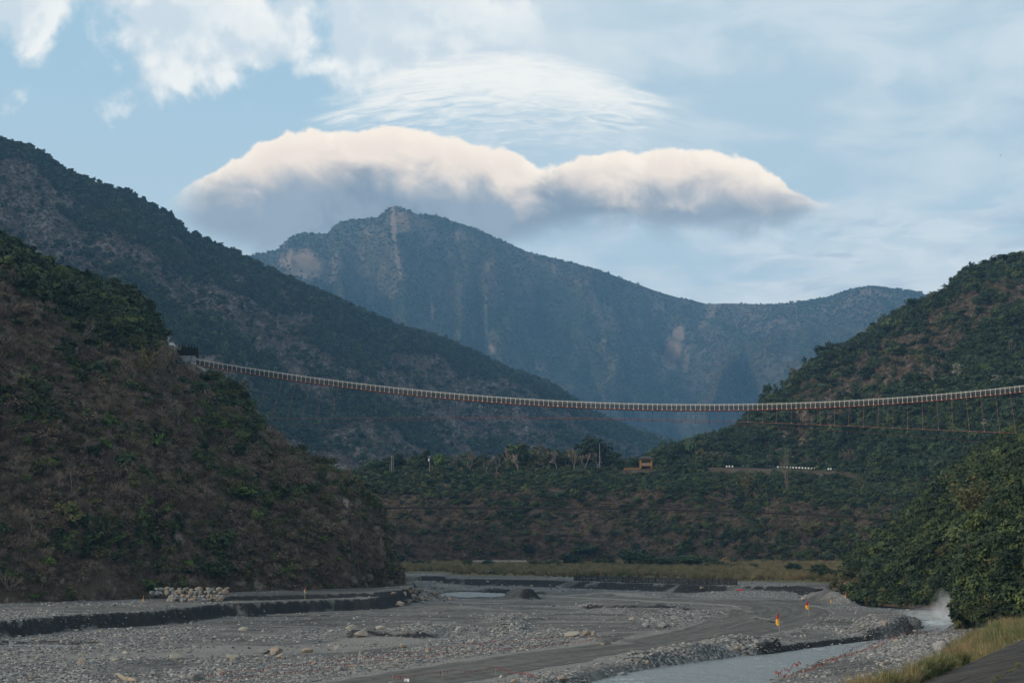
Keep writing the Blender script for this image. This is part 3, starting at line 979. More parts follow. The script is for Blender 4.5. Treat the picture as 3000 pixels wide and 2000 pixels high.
link('river_water', me, kind='structure')
for k, (mx, my, mz, ra, rb) in enumerate(POOLS):
    c = G(mx, my, mz)
    an = np.linspace(0, 2 * pi, 40, endpoint=False)
    v = [(c[0] + ra * 1.15 * cos(a), c[1] + rb * 1.15 * sin(a), mz) for a in an]
    me = mesh('pool_water', v, [list(range(40))], [M['river_water']])
    attr(me, 'foam', np.full(40, 0.12 if k == 0 else 0.0))
    link('pool_water', me, kind='structure')


def ground_z(x, y):
    return float(bed(np.array([x], float), np.array([y], float))[0][0])


def on_bed(px, py, it=6):
    """the point of the bed seen at a photo pixel"""
    z = 0.0
    for _ in range(it):
        q = G(px, py, z)
        z = 0.5 * z + 0.5 * ground_z(q[0], q[1])
    q = G(px, py, z)
    return np.array([q[0], q[1], ground_z(q[0], q[1])])

# ------------------------------------------------------------------ plants: meshes to be shared
def cards(pos, nrm, size, r, bend=0.0):
    """leaf-cluster faces: one small four-cornered leaf spray at each position"""
    n = len(pos)
    a = r.normal(size=(n, 3))
    t1 = np.cross(nrm, a); t1 /= np.linalg.norm(t1, axis=1)[:, None] + 1e-9
    t2 = np.cross(nrm, t1); t2 /= np.linalg.norm(t2, axis=1)[:, None] + 1e-9
    s = np.asarray(size)[:, None] if np.ndim(size) else size
    asp = r.uniform(0.45, 0.8, (n, 1))
    v = np.stack([pos - t1 * s, pos + t2 * s * asp - t1 * s * 0.1 + nrm * s * bend, pos + t1 * s, pos - t2 * s * asp + t1 * s * 0.1 + nrm * s * bend], 1)
    return v.reshape(-1, 3), np.arange(n * 4).reshape(n, 4)


def crown_pts(r, n, lobes, squash=0.8, shell=0.55, lr=(0.3, 0.55)):
    """points and outward directions over a crown made of many lobes"""
    c = r.normal(size=(lobes, 3)); c /= np.linalg.norm(c, axis=1)[:, None]
    c *= r.uniform(0.25, 0.75, (lobes, 1))
    c[:, 2] = c[:, 2] * squash
    rad = r.uniform(*lr, lobes)
    k = r.integers(0, lobes, n)
    d = r.normal(size=(n, 3)); d /= np.linalg.norm(d, axis=1)[:, None]
    d[:, 2] = np.where(d[:, 2] < -0.3, -d[:, 2], d[:, 2])
    p = c[k] + d * (rad[k] * r.uniform(shell, 1.0, n))[:, None] * np.array([1, 1, 0.8])
    return p, d


def tubes_arrays(segs, n=3):
    """segs: (p0, p1, r0, r1) -> quads"""
    p0 = np.array([s[0] for s in segs]); p1 = np.array([s[1] for s in segs])
    r0 = np.array([s[2] for s in segs]); r1 = np.array([s[3] for s in segs])
    d = p1 - p0; d /= np.linalg.norm(d, axis=1)[:, None] + 1e-9
    ref = np.where(np.abs(d[:, 2:3]) < 0.9, np.array([[0, 0, 1.0]]), np.array([[1.0, 0, 0]]))
    a = np.cross(d, ref); a /= np.linalg.norm(a, axis=1)[:, None]
    b = np.cross(d, a)
    vs = []
    for ring, (pp, rr) in enumerate(((p0, r0), (p1, r1))):
        for j in range(n):
            an = 2 * pi * j / n
            vs.append(pp + rr[:, None] * (cos(an) * a + sin(an) * b))
    v = np.stack(vs, 1)
    m_ = len(segs)
    base = (np.arange(m_) * 2 * n)[:, None, None]
    f = np.array([[j, (j + 1) % n, n + (j + 1) % n, n + j] for j in range(n)])[None] + base
    return v.reshape(-1, 3), f.reshape(-1, 4)


def branches(r, h=1.0, depth=4, spread=0.6, r0=0.03, up=0.35, kids=(2, 4), shrink=0.72, trunk=0.35, lean=0.08):
    segs = []

    def grow(p, d, l, rad, k):
        q = p + d * l
        segs.append((p, q, rad, rad * 0.7))
        if k == 0: return
        for _ in range(r.integers(*kids)):
            nd = d + r.normal(size=3) * spread + np.array([0, 0, up])
            nd /= np.linalg.norm(nd)
            st = p + d * l * r.uniform(0.55, 1.0)
            grow(st, nd, l * shrink * r.uniform(0.75, 1.15), rad * 0.62, k - 1)
    d0 = np.array([r.normal() * lean, r.normal() * lean, 1.0]); d0 /= np.linalg.norm(d0)
    grow(np.zeros(3), d0, h * trunk, r0, depth)
    return segs


def twig_mesh(name, seed, mat, stems=7, depth=3, h=1.0, spread=0.55, r0=0.018, th=0.42, up=0.25, out=0.9, sides=3):
    r = np.random.default_rng(seed)
    segs = []
    for _ in range(stems):
        s = branches(r, h, depth, spread, r0, up, (2, 5), 0.7, th, out)
        segs += s
    v, f = tubes_arrays(segs, sides)
    return mesh(name, v, f, [mat])


def leafy(name, seed, mat, n=420, lobes=12, size=(0.09, 0.17), squash=0.75, lift=0.5, mat2=None, frac=0.0, lr=(0.3, 0.55)):
    r = np.random.default_rng(seed)
    p, d = crown_pts(r, n, lobes, squash, lr=lr)
    nn = d + r.normal(size=d.shape) * 0.45 + np.array([0, 0, 0.35]); nn /= np.linalg.norm(nn, axis=1)[:, None]
    v, f = cards(p + np.array([0, 0, lift]), nn, r.uniform(*size, n), r, -0.25)
    mi = (r.random(n) < frac).astype(int) if mat2 else None
    return mesh(name, v, f, [mat] + ([mat2] if mat2 else []), mi)


def blades_mesh(name, seed, mats, n=90, h=1.0, w=0.012, spread=0.45, droop=0.35, fr=0.3, base=0.12, seg=3, plume=0):
    r = np.random.default_rng(seed)
    V, Fq, mi = [], [], []
    for i in range(n):
        a = r.uniform(0, 2 * pi)
        d = np.array([cos(a), sin(a), 0])
        sd = np.array([-sin(a + r.normal() * 0.8), cos(a + r.normal() * 0.8), 0])
        p0 = d * r.uniform(0, base)
        hh = h * r.uniform(0.55, 1.0)
        sp = spread * r.uniform(0.15, 1.0)
        b = len(V)
        for k in range(seg + 1):
            t = k / seg
            c = p0 + d * (sp * hh * t ** 1.6) + np.array([0, 0, hh * (t - droop * sp * t ** 3)])
            ww = w * (1 - t * 0.85)
            V += [c - sd * ww, c + sd * ww]
        m_ = 1 if r.random() < fr else 0
        for k in range(seg):
            Fq.append([b + 2 * k, b + 2 * k + 1, b + 2 * k + 3, b + 2 * k + 2]); mi.append(m_)
    return mesh(name, np.array(V), np.array(Fq), mats, mi)


def rock_mesh(name, seed, mat, sub=2, amp=0.35, squash=(1, 0.8, 0.6)):
    import bmesh
    r = np.random.default_rng(seed)
    bm = bmesh.new()
    bmesh.ops.create_icosphere(bm, subdivisions=sub, radius=1.0)
    v = np.array([q.co[:] for q in bm.verts])
    # chop with random planes for facets, then roughen
    for _ in range(12):
        nrm = r.normal(size=3); nrm /= np.linalg.norm(nrm)
        dd = r.uniform(0.45, 0.85)
        t = v @ nrm - dd
        v = v - np.clip(t, 0, None)[:, None] * nrm * 0.85
    v = v * (1 + (fbm(v[:, 0] * 1.7 + seed, v[:, 1] * 1.7, v[:, 2] * 1.7, oct=3) - 0.5)[:, None] * amp)
    v = v * np.array(squash)
    for q, c in zip(bm.verts, v): q.co = c
    me = bpy.data.meshes.new(name)
    bm.to_mesh(me); bm.free()
    me.materials.append(mat)
    return me


def proto(coll, name, me):
    o = bpy.data.objects.new(name, me)
    coll.objects.link(o)
    return o


def palette(name, items):
    """an ordered set of shared plant or stone meshes for scattering"""
    c = bpy.data.collections.new(name)
    names = [k for k, me in items]
    for k, me in items:
        proto(c, name.replace(' ', '_') + '_' + k, me)
    order = {n: i for i, n in enumerate(sorted(names))}
    kinds = {}
    for n in names:
        kinds.setdefault(n.rstrip('0123456789_'), []).append(order[n])
    return c, kinds


LG, LD, LB, LO, LY, TW = (M[k] for k in ('leaf_green', 'leaf_dark', 'leaf_bright', 'leaf_olive', 'leaf_dry', 'twig_brown'))
near_items = []
for i in range(3):
    near_items += [(f'green_{i}', leafy('green_bush', 10 + i, LG, 460, 14)), (f'dark_{i}', leafy('dark_bush', 20 + i, LD, 460, 14)),
                   (f'olive_{i}', leafy('olive_bush', 30 + i, LO, 380, 12, (0.07, 0.14), mat2=LG, frac=0.3)),
                   (f'dry_{i}', leafy('dry_bush', 40 + i, LY, 380, 13, (0.05, 0.11), mat2=M['scrub_brown'], frac=0.4)),
                   (f'twig_{i}', twig_mesh('twig_bush', 50 + i, TW, 8, 3, 1.0, 0.5, 0.021, 0.45, 0.22, 1.0)),
                   (f'dead_{i}', twig_mesh('dead_branches', 55 + i, M['bark_pale'], 2, 4, 1.5, 0.55, 0.035, 0.42, 0.12, 0.35)),
                   (f'tree_{i}', leafy('tall_tree', 58 + i * 3, (LD, LG, LD)[i], 620, 20, (0.07, 0.13), 0.8, 1.7, lr=(0.22, 0.42)))]
for i in range(2):
    near_items += [(f'bright_{i}', leafy('bright_bush', 60 + i, LB, 380, 11)),
                   (f'wither_{i}', blades_mesh('withered_grass', 70 + i, [M['leaf_dry'], M['reed_brown']], 90, 1.0, 0.016, 0.8, 0.6, 0.35, 0.3))]
NEAR, NK = palette('hillside plants', near_items)
far_items = []
for i in range(3):
    far_items += [(f'crown_{i}', leafy('tree_crown', 80 + i, LD, 130, 8, (0.14, 0.30), 0.7, 0.7)), (f'green_{i}', leafy('green_crown', 84 + i, LG, 130, 8, (0.14, 0.30), 0.7, 0.7)),
                  (f'dry_{i}', leafy('brown_scrub', 88 + i, M['scrub_brown'], 110, 9, (0.10, 0.22), 0.55, 0.35, mat2=LY, frac=0.35)), (f'olive_{i}', leafy('olive_scrub', 92 + i, LO, 110, 9, (0.11, 0.22), 0.6, 0.4))]
FAR, FK = palette('distant trees', far_items)
REED, RK = palette('reeds', [(f'straw_{i}', blades_mesh('straw_reed', 100 + i, [M['reed_straw'], M['reed_brown']], 130, 1.0, 0.011, 0.5, 0.5, 0.25, 0.16)) for i in range(3)] +
                   [(f'green_{i}', blades_mesh('green_reed', 110 + i, [M['reed_green'], M['reed_straw']], 150, 1.0, 0.010, 0.75, 0.8, 0.25, 0.16)) for i in range(3)] +
                   [(f'brown_{i}', blades_mesh('brown_reed', 120 + i, [M['reed_brown'], M['reed_straw']], 120, 1.0, 0.010, 0.65, 0.7, 0.3, 0.15)) for i in range(2)])
PEB, PK = palette('cobbles', [(f'cobble_{i}', rock_mesh('cobble', 130 + i, M['stone'], 1, 0.3, (1, random.uniform(0.6, 0.95), random.uniform(0.35, 0.6)))) for i in range(8)])


def scatter(name, coll, pos, rot, scl, idx, label, cat):
    me = bpy.data.meshes.new(name)
    n = len(pos)
    me.vertices.add(n)
    me.vertices.foreach_set('co', np.asarray(pos, np.float32).ravel())
    a = me.attributes.new('turn', 'FLOAT_VECTOR', 'POINT'); a.data.foreach_set('vector', np.asarray(rot, np.float32).ravel())
    a = me.attributes.new('size', 'FLOAT_VECTOR', 'POINT'); a.data.foreach_set('vector', np.asarray(scl, np.float32).ravel())
    a = me.attributes.new('pick', 'INT', 'POINT'); a.data.foreach_set('value', np.asarray(idx, np.int32))
    o = link(name, me, label=label, cat=cat, kind='stuff')
    ng = bpy.data.node_groups.new(name, 'GeometryNodeTree')
    ng.interface.new_socket('Geometry', in_out='INPUT', socket_type='NodeSocketGeometry')
    ng.interface.new_socket('Geometry', in_out='OUTPUT', socket_type='NodeSocketGeometry')
    N = ng.nodes.new
    gi, go = N('NodeGroupInput'), N('NodeGroupOutput')
    ci, ip = N('GeometryNodeCollectionInfo'), N('GeometryNodeInstanceOnPoints')
    ci.inputs['Collection'].default_value = coll
    ci.inputs['Separate Children'].default_value = True
    ci.inputs['Reset Children'].default_value = True
    ip.inputs['Pick Instance'].default_value = True
    L = ng.links.new
    L(gi.outputs[0], ip.inputs['Points']); L(ci.outputs[0], ip.inputs['Instance'])
    for key, ty, sock in (('pick', 'INT', 'Instance Index'), ('turn', 'FLOAT_VECTOR', 'Rotation'), ('size', 'FLOAT_VECTOR', 'Scale')):
        na = N('GeometryNodeInputNamedAttribute')
        na.data_type = ty
        na.inputs['Name'].default_value = key
        if key == 'turn':
            er = N('FunctionNodeEulerToRotation')
            L(na.outputs[0], er.inputs[0]); L(er.outputs[0], ip.inputs[sock])
        else:
            L(na.outputs[0], ip.inputs[sock])
    L(ip.outputs[0], go.inputs[0])
    mo = o.modifiers.new('scatter', 'NODES')
    mo.node_group = ng
    return o


def sample_hill(name, n, vmax=1.0, seed=0, pmin=-330, pmax=3330):
    """n random points over the part of a hillside that faces the valley"""
    h = HILLS[name]
    r = np.random.default_rng(seed)
    X = h['X']
    nv = h['nv']
    top = min(X.shape[0] - 1, nv - 1 + (1 if vmax > 1 else 0))
    A, B, C, D = X[:top, :-1], X[:top, 1:], X[1:top + 1, 1:], X[1:top + 1, :-1]
    ar = np.linalg.norm(np.cross(C - A, D - B), axis=-1) * 0.5
    px = h['px'][:top, :-1]
    ar = np.where((px > pmin) & (px < pmax), ar, 0)
    if vmax > 1: ar[nv - 1:] *= min(1.0, vmax - 1)
    p_ = (ar / ar.sum()).ravel()
    k = r.choice(len(p_), n, p=p_)
    i, j = np.unravel_index(k, ar.shape)
    u, v = r.random((n, 1)), r.random((n, 1))
    pos = (A[i, j] * (1 - u) + B[i, j] * u) * (1 - v) + (D[i, j] * (1 - u) + C[i, j] * u) * v
    sc = h['scar'][i, j]
    x, y = proj(pos)
    return pos, x, y, (i + v[:, 0]) / (nv - 1), sc, r


def pickn(r, n, lists, probs):
    """choose mesh numbers: lists of alternatives with per-point probabilities"""
    pr = np.stack([np.broadcast_to(np.asarray(q, float), (n,)) for q in probs], 1)
    pr = np.clip(pr, 0, None); pr /= pr.sum(1, keepdims=True)
    c = (r.random((n, 1)) > np.cumsum(pr, 1)).sum(1).clip(0, len(lists) - 1)
    out = np.empty(n, int)
    for q, l in enumerate(lists):
        mk = c == q
        out[mk] = np.asarray(l)[r.integers(0, len(l), mk.sum())]
    return out, c


def turns(r, n, tilt=0.2):
    return np.stack([r.normal(size=n) * tilt, r.normal(size=n) * tilt, r.uniform(0, 2 * pi, n)], 1)


def sizes(r, s, v=(0.75, 1.25)):
    n = len(s)
    return np.stack([s * r.uniform(0.85, 1.2, n), s * r.uniform(0.85, 1.2, n), s * r.uniform(*v, n)], 1)


# --- far summit: forest in the folds, bare scree left open
pos, x, y, v, sc, r = sample_hill('far_mountain', 52000, 1.02, 1, 450, 3100)
nz = fbm(pos[:, 0] / 320, pos[:, 1] / 320, pos[:, 2] / 320, oct=4)
keep = (r.random(len(pos)) > sc * 1.3) & (y < 1400)
pos, v, nz = pos[keep], v[keep], nz[keep]
s = r.uniform(3.0, 7.5, len(pos)) * (0.7 + nz * 0.5)
ix, _ = pickn(r, len(pos), [FK['crown'], FK['green'], FK['olive'], FK['dry']], [0.45 + 0 * nz, 0.20, 0.06 + ss(nz, 0.48, 0.62) * 0.8, 0.04 + ss(nz, 0.50, 0.66) * 1.6 * v])
scatter('far_forest', FAR, pos - [0, 0, 1.0], turns(r, len(pos)), sizes(r, s), ix, 'hazy blue-green forest covering the far summit ridge', 'forest')
pos, x, y, v, sc, r = sample_hill('valley_spur', 7000, 1.05, 2)
s = r.uniform(3.5, 7.0, len(pos))
ix, _ = pickn(r, len(pos), [FK['crown'], FK['green'], FK['dry']], [0.5, 0.3, 0.2])
scatter('spur_forest', FAR, pos - [0, 0, 1.0], turns(r, len(pos)), sizes(r, s), ix, 'bluish forest on the low spur at the valley head', 'forest')

# --- wooded ridge on the left: dark trees along the crest and gullies, grey-brown scrub on the faces
pos, x, y, v, sc, r = sample_hill('wooded_ridge', 80000, 1.03, 3)
nz = fbm(pos[:, 0] / 120, pos[:, 1] / 120, pos[:, 2] / 90, oct=4)
band = ss(v, 0.80, 0.95) + ss(x, 650, 1100) * ss(v, 0.55, 0.85) * 0.6 + ss(np.abs(y - (760 + 0.35 * x)), 60, 10) * ss(x, 1000, 500) * 0.5 + ss(y, 1130, 1250) * ss(x, 1300, 900) * 0.5
gp = np.clip(ss(nz + band * 0.20, 0.54, 0.66), 0, 1)
keep = (y < 1480) & (r.random(len(pos)) > sc * 0.5)
pos, x, y, v, nz, gp = (a[keep] for a in (pos, x, y, v, nz, gp))
ix, cl = pickn(r, len(pos), [FK['crown'], FK['green'], FK['olive'], FK['dry']], [gp * 0.65 + 0.04, gp * 0.25 + 0.01, 0.08 + gp * 0.05, (1 - gp) * 0.95])
s = np.where(cl < 2, 2.2 + 4.6 * r.random(len(pos)) ** 1.8, r.uniform(1.5, 2.9, len(pos)))
pos[:, 2] += np.where(cl < 2, s * r.uniform(0, 0.6, len(pos)), 0)
scatter('ridge_forest', FAR, pos - np.array([0, 0, 0.4]), turns(r, len(pos)), sizes(r, s), ix, 'grey-brown scrub and dark woodland on the long left ridge', 'woodland')

# --- right mountain: dark green wood, with a brown burnt-looking strip
pos, x, y, v, sc, r = sample_hill('right_mountain', 34000, 1.1, 4, 1800, 3250)
nz = fbm(pos[:, 0] / 40, pos[:, 1] / 40, pos[:, 2] / 30, oct=4)
gapn = fbm(pos[:, 0] / 9, pos[:, 1] / 9, pos[:, 2] / 7 + 7.7, oct=3)
strip = ss(np.abs((y - 1090) + (x - 2560) * 0.62 + (nz - 0.5) * 160), 125, 70) * ss(x, 2250, 2350) * ss(v, 0.97, 0.88)
low = gapn < 0.40 + 0.1 * (r.random(len(pos)) - 0.5)
keep = (y < 1450)
pos, x, y, v, nz, strip, low = (a[keep] for a in (pos, x, y, v, nz, strip, low))
strip = np.maximum(strip, low * 0.8)
ix, cl = pickn(r, len(pos), [NK['dark'], NK['green'], NK['olive'], NK['twig'], NK['dry'], NK['bright'], NK['dead'], NK['tree']],
               [0.52 * (1 - strip * 0.92), 0.25 * (1 - strip * 0.9) * ss(nz, 0.35, 0.6), 0.10, 0.05 + strip * 0.55, 0.02 + strip * 0.30, 0.015 * (1 - strip), 0.022, 0.07 * (1 - strip)])
s = np.where(cl < 2, 1.5 + 2.9 * r.random(len(pos)) ** 1.7, r.uniform(1.1, 2.4, len(pos)))
s = np.where(low, s * 0.6, s)
pos[:, 2] += np.where((cl < 2) & ~low, s * r.uniform(0.0, 0.8, len(pos)), 0)
scatter('right_mountain_wood', NEAR, pos - np.array([0, 0, 0.3]), turns(r, len(pos)), sizes(r, s, (0.8, 1.4)), ix, 'dense dark green wood with a brown strip on the right mountain', 'woodland')

# --- terrace slope
pos, x, y, v, sc, r = sample_hill('terrace_hill', 19000, 1.0, 5, 850, 2900)
nz = fbm(pos[:, 0] / 22, pos[:, 1] / 22, pos[:, 2] / 14, oct=4)
gapn = fbm(pos[:, 0] / 6, pos[:, 1] / 6, pos[:, 2] / 4 + 3.7, oct=3)
low = gapn < 0.38 + 0.1 * (r.random(len(pos)) - 0.5)
keep = ~((v > 0.86) & (x > 2060) & (x < 2640)) & ~((v > 0.9) & (x > 1815) & (x < 1925))
pos, x, y, v, nz, low = (a[keep] for a in (pos, x, y, v, nz, low))
g1 = ss(v + (nz - 0.5) * 0.9 + ss(x, 1700, 2300) * 0.10, 0.45, 0.75)
g2 = ss(x, 1750, 2000) * ss(v, 0.40, 0.15) * ss(nz, 0.35, 0.6)
gp = np.clip(np.maximum(g1, g2) + 0.06, 0, 1) * np.where(low, 0.15, 1.0)
ix, cl = pickn(r, len(pos), [NK['dark'], NK['green'], NK['olive'], NK['twig'], NK['dry'], NK['bright'], NK['dead'], NK['tree']],
               [gp * 0.50, gp * 0.28, 0.13, 0.22 + (1 - gp) * 0.45, (1 - gp) * 0.42 + 0.04, 0.01, 0.03, 0.02])
s = np.where(cl < 3, 0.9 + 2.1 * r.random(len(pos)) ** 1.6, r.uniform(0.8, 1.9, len(pos))) * np.where(low, 0.62, 1.0)
scatter('terrace_scrub', NEAR, pos - np.array([0, 0, 0.25]), turns(r, len(pos)), sizes(r, s, (0.7, 1.2)), ix, 'brown and green scrub covering the steep terrace slope across the river', 'scrub')

# --- left bluff
pos, x, y, v, sc, r = sample_hill('left_bluff', 46000, 1.25, 6, -330, 1300)
nz = fbm(pos[:, 0] / 17, pos[:, 1] / 17, pos[:, 2] / 13, oct=4)
nz2 = fbm(pos[:, 0] / 7 + 40, pos[:, 1] / 7, pos[:, 2] / 6, oct=3)
crest = np.interp(x, [-300, 0, 140, 240, 330, 400, 450, 480], [600, 800, 900, 950, 990, 1000, 1000, 960])
g_top = ss(y, crest + 60, crest - 40) * ss(x, 560, 480)
g_spur = ss(x, 540, 640) * ss(y, 1330, 1180)
g_low = ss(nz, 0.56, 0.68) * 0.6
gp = np.clip(np.maximum(np.maximum(g_top, g_spur * 0.75), g_low) + (nz2 - 0.55) * 0.5, 0, 1)
cliff = ss(x, 930, 1010) * ss(y, 1400, 1480) + ss(y, 1690, 1730) * ss(x, 420, 250) * 0.8
gapn = fbm(pos[:, 0] / 4.5, pos[:, 1] / 4.5, pos[:, 2] / 3.5 + 5.1, oct=3)
keep = (r.random(len(pos)) > sc * 0.85) & (r.random(len(pos)) > cliff * 0.62) 
low = gapn < 0.38 + 0.14 * (r.random(len(pos)) - 0.5) - 0.2 * g_top
pos, x, y, v, nz, nz2, gp, g_top, g_spur, low = (a[keep] for a in (pos, x, y, v, nz, nz2, gp, g_top, g_spur, low))
gp = gp * np.where(low, 0.2, 1.0)
warm = ss(x, 500, 800) * ss(y, 1250, 1400)
ix, cl = pickn(r, len(pos), [NK['dark'], NK['green'], NK['olive'], NK['twig'], NK['dry'], NK['bright'], NK['wither'], NK['dead'], NK['tree']],
               [gp * 0.20 + g_top * 0.3, gp * 0.55, gp * 0.22 + 0.07 + warm * 0.16, (1 - gp) * 0.82, (1 - gp) * (0.12 + warm * 0.30), 0.004 + 0.03 * ss(nz2, 0.62, 0.7), (1 - gp) * 0.12, 0.03 * (1 - gp) + 0.006, 0.02 * gp])
s = np.where(cl < 3, 0.7 + 1.5 * r.random(len(pos)) ** 1.5, 0.7 + 1.7 * r.random(len(pos)) ** 1.5) * np.where(cl == 6, 0.8, 1.0)
s = s * np.where((g_top > 0.5) & (cl < 2), 1.35, 1.0)
big = r.random(len(pos)) < 0.10
s = s * np.where(big, 1.5, 0.92) * np.where(low, 0.6, 1.0)
scatter('bluff_scrub', NEAR, pos - np.array([0, 0, 0.2]), turns(r, len(pos), 0.3), sizes(r, s, (0.7, 1.2)), ix, 'grey-brown bare scrub with green bushes covering the left bluff', 'scrub')

# --- bare rock breaking through the nose and foot of the bluff
CLIFF, CK = palette('outcrops', [(f'outcrop_{i}', rock_mesh('outcrop', 150 + i, M['cliff_rock'], 2, 0.5, (random.uniform(0.6, 1), random.uniform(0.5, 0.8), random.uniform(0.9, 1.5)))) for i in range(5)])
pos, x, y, v, sc, r = sample_hill('left_bluff', 9000, 1.0, 61, -200, 1250)
w_ = ss(x, 930, 1030) * ss(y, 1390, 1480) * 0.45 + ss(y, 1700, 1735) * 0.35 * ss(x, 450, 250) + ss(fbm(pos[:, 0] / 12, pos[:, 1] / 12, pos[:, 2] / 9 + 2, oct=3), 0.64, 0.72) * 0.25
keep = r.random(len(pos)) < w_
pos = pos[keep]
s = 0.4 + 1.3 * r.random(len(pos)) ** 2
scatter('bluff_outcrops', CLIFF, pos, turns(r, len(pos), 0.35), np.stack([s, s, s], 1), r.integers(0, 5, len(pos)), 'dark brown rock breaking through the nose and foot of the left bluff', 'rock face')

# --- right bank hills
pos, x, y, v, sc, r = sample_hill('right_bank_hill', 12000, 1.3, 7, 2380, 3250)
nz = fbm(pos[:, 0] / 13, pos[:, 1] / 13, pos[:, 2] / 9, oct=4)
gp = np.clip(ss(nz + ss(x, 2480, 2620) * 0.3 - 0.05, 0.42, 0.62), 0, 1)
keep = (r.random(len(pos)) > sc * 0.6)
pos, x, y, v, nz, gp = (a[keep] for a in (pos, x, y, v, nz, gp))
ix, cl = pickn(r, len(pos), [NK['dark'], NK['green'], NK['olive'], NK['twig'], NK['dry'], NK['bright'], NK['dead'], NK['tree']], [gp * 0.36, gp * 0.46, 0.15, (1 - gp) * 0.30 + 0.05, (1 - gp) * 0.40, 0.02, 0.02, 0.05])
s = np.where(cl < 3, 0.7 + 2.1 * r.random(len(pos)) ** 1.9, r.uniform(0.8, 1.7, len(pos)))
pos[:, 2] += np.where(cl < 2, s * r.uniform(-0.2, 0.7, len(pos)), 0)
scatter('right_bank_scrub', NEAR, pos - np.array([0, 0, 0.2]), turns(r, len(pos), 0.3), sizes(r, s, (0.7, 1.2)), ix, 'green and olive thicket on the right bank beside the rapids', 'scrub')
pos, x, y, v, sc, r = sample_hill('near_shoulder', 9000, 1.3, 8, 2780, 3300)
nz = fbm(pos[:, 0] / 9, pos[:, 1] / 9, pos[:, 2] / 7, oct=4)
gp = ss(nz, 0.35, 0.6)
ix, cl = pickn(r, len(pos), [NK['dark'], NK['green'], NK['olive'], NK['twig'], NK['bright'], NK['dead'], NK['tree']], [gp * 0.50 + 0.12, gp * 0.36 + 0.08, 0.20, (1 - gp) * 0.10, 0.012, 0.015, 0.05])
s = 0.55 + 1.7 * r.random(len(pos)) ** 1.9
pos[:, 2] += np.where(cl < 2, s * r.uniform(-0.2, 0.7, len(pos)), 0)
scatter('near_shoulder_scrub', NEAR, pos - np.array([0, 0, 0.2]), turns(r, len(pos), 0.3), sizes(r, s, (0.7, 1.2)), ix, 'dark green thicket on the near shoulder at the right edge', 'scrub')

# --- undergrowth between the terrace trees
r = np.random.default_rng(20)
n = 2600
tx = r.uniform(1040, 2120, n)
ta = np.asarray(TERR_TOP, float)
tq_ = P(tx, np.interp(tx, ta[:, 0], ta[:, 1]), np.interp(tx, ta[:, 0], ta[:, 2]))
kb = 1 + r.uniform(8, 42, n) / tq_[:, 1]
tz = np.interp(tx, HILLS['terrace_hill']['px'][HILLS['terrace_hill']['nv'] - 1], HILLS['terrace_hill']['X'][HILLS['terrace_hill']['nv'] - 1, :, 2])
pos = np.stack([tq_[:, 0] * kb, tq_[:, 1] * kb, tz - 0.2], 1)
nz = fbm(pos[:, 0] / 12, pos[:, 1] / 12, 3.0, oct=3)
keep = nz > np.interp(tx, [1040, 1120, 1200, 1300, 1700, 1800, 1830, 1900, 1950], [0.3, 0.3, 0.42, 0.42, 0.40, 0.5, 0.55, 0.5, 0.3])
pos, nz, tx = pos[keep], nz[keep], tx[keep]
ix, cl = pickn(r, len(pos), [NK['dark'], NK['green'], NK['twig'], NK['olive']], [0.5, 0.2, 0.25, 0.15])
s = r.uniform(1.5, 3.6, len(pos)) * np.interp(tx, [1700, 1800, 1900, 1950, 2100], [1.1, 0.6, 0.6, 1.3, 1.9])
scatter('terrace_undergrowth', NEAR, pos, turns(r, len(pos)), sizes(r, s, (0.9, 1.5)), ix, 'dark undergrowth between the trees on the terrace', 'undergrowth')

# --- reeds on the far bank
r = np.random.default_rng(21)
n = 9000
gx, gy = r.uniform(850, 2480, n), r.uniform(1645, 1722, n)
q = G(gx, gy, 4.0)
xx, yy = np.interp(gx, [0, 1], [q[0, 0], q[0, 0]]), None
yy = r.uniform(380, 705, n)
xx = (r.uniform(850, 2520, n) - CX) / F * yy
zz, at = bed(xx, yy)
nz = fbm(xx / 20, yy / 20, 3.3, oct=3)
keep = (at['far'] > 40 + (nz - 0.5) * 40) & (r.random(n) < 0.9)
xx, yy, zz, nz = xx[keep], yy[keep], zz[keep], nz[keep]
ppx, _ = proj(np.stack([xx, yy, zz], 1))
ix, cl = pickn(r, len(xx), [RK['straw'], RK['green'], RK['brown']], [0.62, 0.22 + ss(nz, 0.55, 0.7) * 0.4, 0.16 + ss(ppx, 2050, 2200) * 0.4])
s = r.uniform(1.5, 3.3, len(xx))
scatter('far_bank_reeds', REED, np.stack([xx, yy, zz - 0.05], 1), turns(r, len(xx), 0.1), np.stack([s * 1.3, s * 1.3, s], 1), ix, 'band of straw-coloured reeds along the far bank', 'reeds')

# --- tall grass between the concrete apron and the cobbles
r = np.random.default_rng(22)
n = 3600
tt_ = r.uniform(-30, 165, n)
ee = r.uniform(0.2, 1.0, n) ** 1.0 * np.interp(tt_, [-30, 0, 6, 55, 120, 165], [1.2, 1.5, 2.2, 8.5, 12.5, 12])
pxy = EA[None] + EDIR[None] * tt_[:, None] + np.array([[-EDIR[1], EDIR[0]]]) * ee[:, None]
zz, at = bed(pxy[:, 0], pxy[:, 1])
nz = fbm(pxy[:, 0] / 6, pxy[:, 1] / 6, 1.3, oct=3)
bc = on_bed(2752, 1905)
keep = (r.random(n) < np.clip(1.25 - ee / 12.5, 0.2, 1)) & (np.hypot(pxy[:, 0] - bc[0], pxy[:, 1] - bc[1] + 1.6) > 2.0)
pxy, zz, nz, ee, tt_ = (a[keep] for a in (pxy, zz, nz, ee, tt_))
ix, cl = pickn(r, len(zz), [RK['straw'], RK['green'], RK['brown']], [0.13, 0.75 + ss(tt_, 20, 60) * 0.3, 0.06 + ss(nz, 0.50, 0.66) * 0.7])
